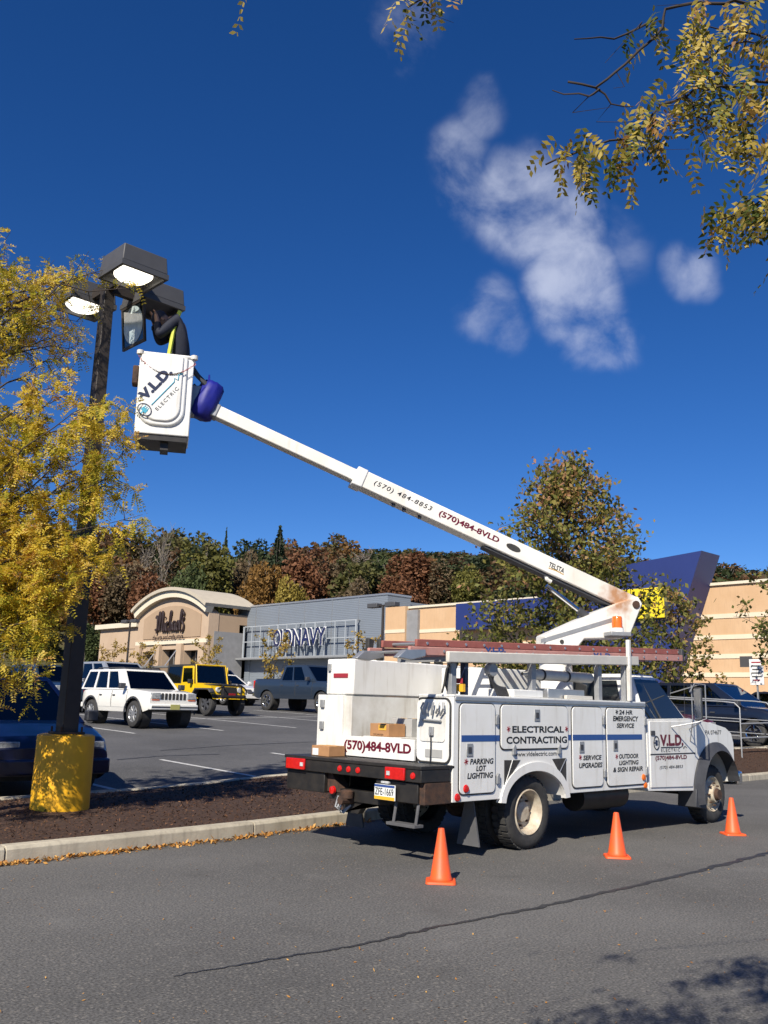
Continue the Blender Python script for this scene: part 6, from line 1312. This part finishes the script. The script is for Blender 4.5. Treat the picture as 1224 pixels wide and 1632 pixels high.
# yellow off-roader
t = vehicle('parked_off_roader', 'yellow open off-roader with black soft top, big tyres and bull bar', 'off-roader', (20.25, 30.75, gl(20.25, 30.2)), HD, dict(boxy=True, w=1.52, paint='p_yellow', r=.43, arch=.5, xf=1.22, xr=-1.2, zb=.60,
    top=[(-1.75, .7), (-1.75, 1.14), (.42, 1.14), (.75, 1.13), (1.55, 1.06), (1.60, .7)], cabin=((-1.72, .48, 1.12), (-1.66, .32, 1.86)), cw=(.72, .64), cabinm='softtop', cbev=.03, bev=.03, win=[(.05, .50)], rim='plastic', spokes=6, mirror='softtop', mirdx=-.05,
    plate=(1.83, .66, 'p_red'), bumper=(.62, .76, 'black')))
for s_ in (-1, 1):
    MB().prism([(-.45, .66), (.38, .66), (.42, 1.16), (.36, 1.80), (-.40, 1.80), (-.47, 1.16)], 'y', s_*.735, s_*.775).build('door', 'p_yellow', t, local=True, bevel=.02)
    MB().prism([(-.34, 1.20), (.34, 1.20), (.28, 1.72), (-.32, 1.72)], 'y', s_*.77, s_*.782).build('door_window', 'autoglass', t, local=True)
    for x in (1.22, -1.2): MB().prism([(x-.62, .78), (x-.45, .98), (x+.45, .98), (x+.6, .86), (x+.58, .80), (x+.42, .92), (x-.42, .92), (x-.55, .74)], 'y', s_*.74, s_*.97).build('fender_flare', 'plastic', t, local=True, bevel=.02)
    MB().lathe([(0, .012), (.085, .01), (.10, -.01), (.10, -.06)], (1.62, s_*.47, .93), 'x', 18).build('headlight', 'clear', t, local=True); MB().tube([(1.84, s_*.40, .6), (1.84, s_*.40, 1.10), (1.6, s_*.40, 1.14)], .03, 8).build('bull_bar', 'black', t, local=True)
MB().tube([(1.84, -.62, .95), (1.86, -.40, 1.08), (1.86, .40, 1.08), (1.84, .62, .95), (1.84, .62, .78)], .03, 8).build('bull_bar', 'black', t, local=True); MB().box(1.60, 1.625, -.34, .34, .74, 1.04).build('grille', 'softtop', t, local=True)
fr_ = [(.50, -.70, 1.14), (.50, .70, 1.14), (.33, .66, 1.84), (.33, -.66, 1.84)]
MB().tube([Vector(q) for q in fr_]+[Vector(fr_[0])], .035, 6).build('windscreen_frame', 'p_yellow', t, local=True); MB().box(.5, 1.5, -.40, .40, 1.10, 1.15).build('bonnet_cover', 'softtop', t, local=True, bevel=.03)
MB().tube([(1.85, -.5, .68), (1.85, .5, .68)], .06, 8).build('winch', 'black', t, local=True)
# slate crew-cab pickup
t = vehicle('parked_pickup', 'dark slate crew-cab pickup parked side-on beyond the yellow off-roader', 'pickup', (26.0, 31.35, gl(26, 31.4)), HD, dict(w=2.0, paint='p_slate', r=.42, arch=.50, xf=1.85, xr=-1.80, zb=.52,
    top=[(-2.90, .62), (-2.92, 1.34), (-.95, 1.34), (-.9, 1.28), (1.25, 1.28), (1.9, 1.25), (2.70, 1.16), (2.78, .7)], cabin=((-.95, 1.45, 1.25), (-.78, .62, 1.92)), cw=(.96, .78), bev=.06, win=[(.06, .36), (.40, .74)], doors=[(-.86, .16), (.20, 1.28)], rim='chrome', spokes=6, hl=(2.78, .62, .95, .90, 1.12), tl=(-2.92, .82, .985, .95, 1.28), bumper=(.60, .80, 'chrome'), grille=(2.79, .58, .78, 1.12, 'chrome'), mirdx=-.25))
MB().box(-2.8, -1.0, -.85, .85, 1.345, 1.36).build('bed_cover', 'softtop', t, local=True)
# the cars behind
SED = dict(w=1.78, r=.32, arch=.38, xf=1.35, xr=-1.3, zb=.22, top=[(-2.25, .35), (-2.28, .86), (-2.15, .98), (-1.5, 1.0), (.85, .98), (1.6, .90), (2.1, .78), (2.22, .6), (2.22, .4)], cabin=((-1.75, 1.0, .95), (-1.05, .15, 1.44)), win=[(.10, .46), (.50, .88)], doors=[(-.75, .12), (.16, 1.0)], hl=(2.18, .48, .80, .58, .74), tl=(-2.26, .55, .84, .72, .9), bev=.09, mirror='plastic')
SUVP = dict(w=1.86, r=.36, arch=.43, xf=1.36, xr=-1.36, zb=.32, top=[(-2.25, .45), (-2.28, 1.02), (-2.1, 1.10), (.9, 1.08), (1.6, 1.02), (2.2, .86), (2.3, .7), (2.3, .45)], cabin=((-2.15, 1.05, 1.06), (-1.75, .30, 1.68)), win=[(.05, .30), (.34, .60), (.64, .90)], doors=[(-.85, .05), (.09, 1.02)], hl=(2.26, .52, .84, .74, .92), tl=(-2.28, .66, .88, .8, 1.02), bev=.09, cbev=.08)
def V(base, **k): d = dict(base); d.update(k); return d
vehicle('parked_sedan', 'white sedan between the yellow off-roader and the slate pickup', 'sedan', (26.9, 39.3, gl(26.9, 39.3)), HD, V(SED, paint='p_white', rim='alu', mirror='p_white'))
vehicle('parked_van', 'grey van roof showing behind the white boxy four-wheel drive', 'van', (19.6, 36.6, gl(19.6, 36.6)), HD, dict(w=1.98, paint='p_silver', r=.35, arch=.41, xf=1.5, xr=-1.45, zb=.28, top=[(-2.5, .4), (-2.52, 1.1), (-2.4, 1.16), (1.2, 1.14), (1.9, 1.04), (2.35, .86), (2.42, .5)], cabin=((-2.45, 1.55, 1.12), (-2.25, .45, 1.86)), win=[(.04, .30), (.34, .60), (.64, .90)], doors=[(-1.0, .2), (.25, 1.25)], hl=(2.4, .55, .9, .76, .95), bev=.09, cbev=.09))
vehicle('parked_suv', 'dark navy suv roof behind the white sedan', 'suv', (30.4, 45.0, gl(30.4, 45)), HD, V(SUVP, paint='p_navy'))
vehicle('parked_suv', 'blue grey suv half hidden behind the lamp post', 'suv', (15.9, 34.8, gl(15.9, 34.8)), HD, V(SUVP, paint='p_teal'))
vehicle('parked_hatchback', 'red car glimpsed through the locust leaves at the left edge', 'car', (9.0, 29.6, gl(9, 29.6)), HD, V(SED, paint='p_red'))
# dark blue minivan by the island
vehicle('parked_minivan', 'dark blue minivan in the shade behind the yellow lamp post base', 'minivan', (6.0, 15.05, gl(6.0, 14.8)), HD, dict(w=1.92, paint='p_blue', r=.33, arch=.39, xf=1.45, xr=-1.45, zb=.22, top=[(-2.3, .35), (-2.34, 1.02), (-2.2, 1.08), (1.0, 1.06), (1.55, .99), (2.05, .84), (2.22, .68), (2.25, .4)], cabin=((-2.25, 1.30, 1.02), (-1.95, .30, 1.68)), cw=(.92, .74),
    win=[(.04, .30), (.34, .60), (.64, .90)], doors=[(-.9, .1), (.15, 1.1)], hl=(2.19, .50, .90, .60, .78), bumper=(.34, .55, 'p_blue'), bev=.12, cbev=.09, rim='alu'))
# right hand side: dark SUV, maroon car, another roof
vehicle('parked_suv', 'black glossy suv with bright alloy wheels behind the steel rails', 'suv', (26.15, 12.95, gl(26.1, 12.5)), HD, V(SUVP, paint='p_black', rim='chrome', cabin=((-2.2, 1.12, 1.06), (-1.85, .18, 1.70)), win=[(.05, .30), (.34, .58), (.62, .88)]))
vehicle('parked_sedan', 'maroon car showing over the truck bonnet', 'sedan', (21.85, 13.5, gl(21.85, 13.3)), HD, V(SED, paint='p_maroon'))
vehicle('parked_sedan', 'black car roof at the right edge behind the suv', 'sedan', (32.0, 13.2, gl(32, 13.2)), HD, V(SED, paint='p_black'))

# ================================================================ STREET FURNITURE
ct = thing('trolley_corral', 'grey tubular steel trolley rails in front of the black suv', 'rail', (23.0, 11.3, lotz(23, 11.3)))
def rail_loop(x0, y0, x1, y1, zt, r=.018):
    z0, z1 = lotz(x0, y0), lotz(x1, y1)
    MB().tube([(x0, y0, z0-.1), (x0, y0, z0+zt-.15), (x0+(x1-x0)*.03, y0+(y1-y0)*.03, z0+zt-.03), (x0+(x1-x0)*.1, y0+(y1-y0)*.1, z0+zt), (x0+(x1-x0)*.9, y0+(y1-y0)*.9, z1+zt), (x0+(x1-x0)*.97, y0+(y1-y0)*.97, z1+zt-.03), (x1, y1, z1+zt-.15), (x1, y1, z1-.1)], r, 8).build('hoop', 'galv', ct)
    for f in (.35, .62): MB().tube([(x0, y0, z0+zt*f), (x1, y1, z1+zt*f)], r*.7, 8).build('rail', 'galv', ct)
rail_loop(23.15, 10.95, 23.2, 15.4, 1.30); rail_loop(24.55, 10.75, 24.6, 15.2, 1.30)
for f in (.35, .62): MB().tube([(23.15, 10.95, lotz(23.1, 11)+1.3*f-.05), (24.55, 10.75, lotz(24.5, 10.8)+1.3*f-.05)], .02, 8).build('rail', 'galv', ct)
sg = thing('parking_sign', 'small white parking sign with lines of print on a steel post', 'sign', (29.0, 13.1, lotz(29, 13.1)))
MB().box(28.97, 29.03, 13.08, 13.12, lotz(29, 13.1)-.1, 2.75).build('post', 'galv', sg)
MB().box(28.93, 28.965, 12.86, 13.30, 2.42, 3.22).build('sign_plate', 'signwhite', sg, bevel=.006); MB().box(28.97, 29.0, 13.22, 13.62, 2.98, 3.32).build('back_plate', 'head', sg)
for k, (wd_, m) in enumerate(((.30, 'redink'), (.34, 'head'), (.26, 'head'), (.33, 'head'), (.30, 'head'), (.22, 'redink'))): MB().box(28.926, 28.9295, 13.08-wd_/2, 13.08+wd_/2, 3.10-.11*k, 3.14-.11*k).build('print_line', m, sg)
def lot_lamp(label, x, y, H):
    z = lotz(x, y); t = thing('lot_lamp', label, 'lamp post', (x, y, z), 0, 'thin lamp posts in the far lot')
    MB().lathe([(.3, -.1), (.3, .7), (.0, .7)], (x, y, z), 'z', 16).build('footing', 'walk', t); MB().tube([(x, y, z+.7), (x, y, z+H)], [.10, .075], 8).build('pole', 'pole', t)
    for s_ in (-1, 1):
        MB().box(x-.22, x+.22, y+s_*.75-.42, y+s_*.75+.42, z+H-.14, z+H+.12).build('lamp_head', 'head', t, bevel=.03); MB().box(x-.05, x+.05, min(y, y+s_*.35), max(y, y+s_*.35), z+H-.06, z+H+.02).build('lamp_arm', 'pole', t)
lot_lamp('thin lamp post in front of the right end of the grey store', 38, 39.45, 7.25-lotz(38, 39.45)); lot_lamp('thin lamp post in front of the left wing of the arched store', 38, 69.2, 7.6-lotz(38, 69.2))
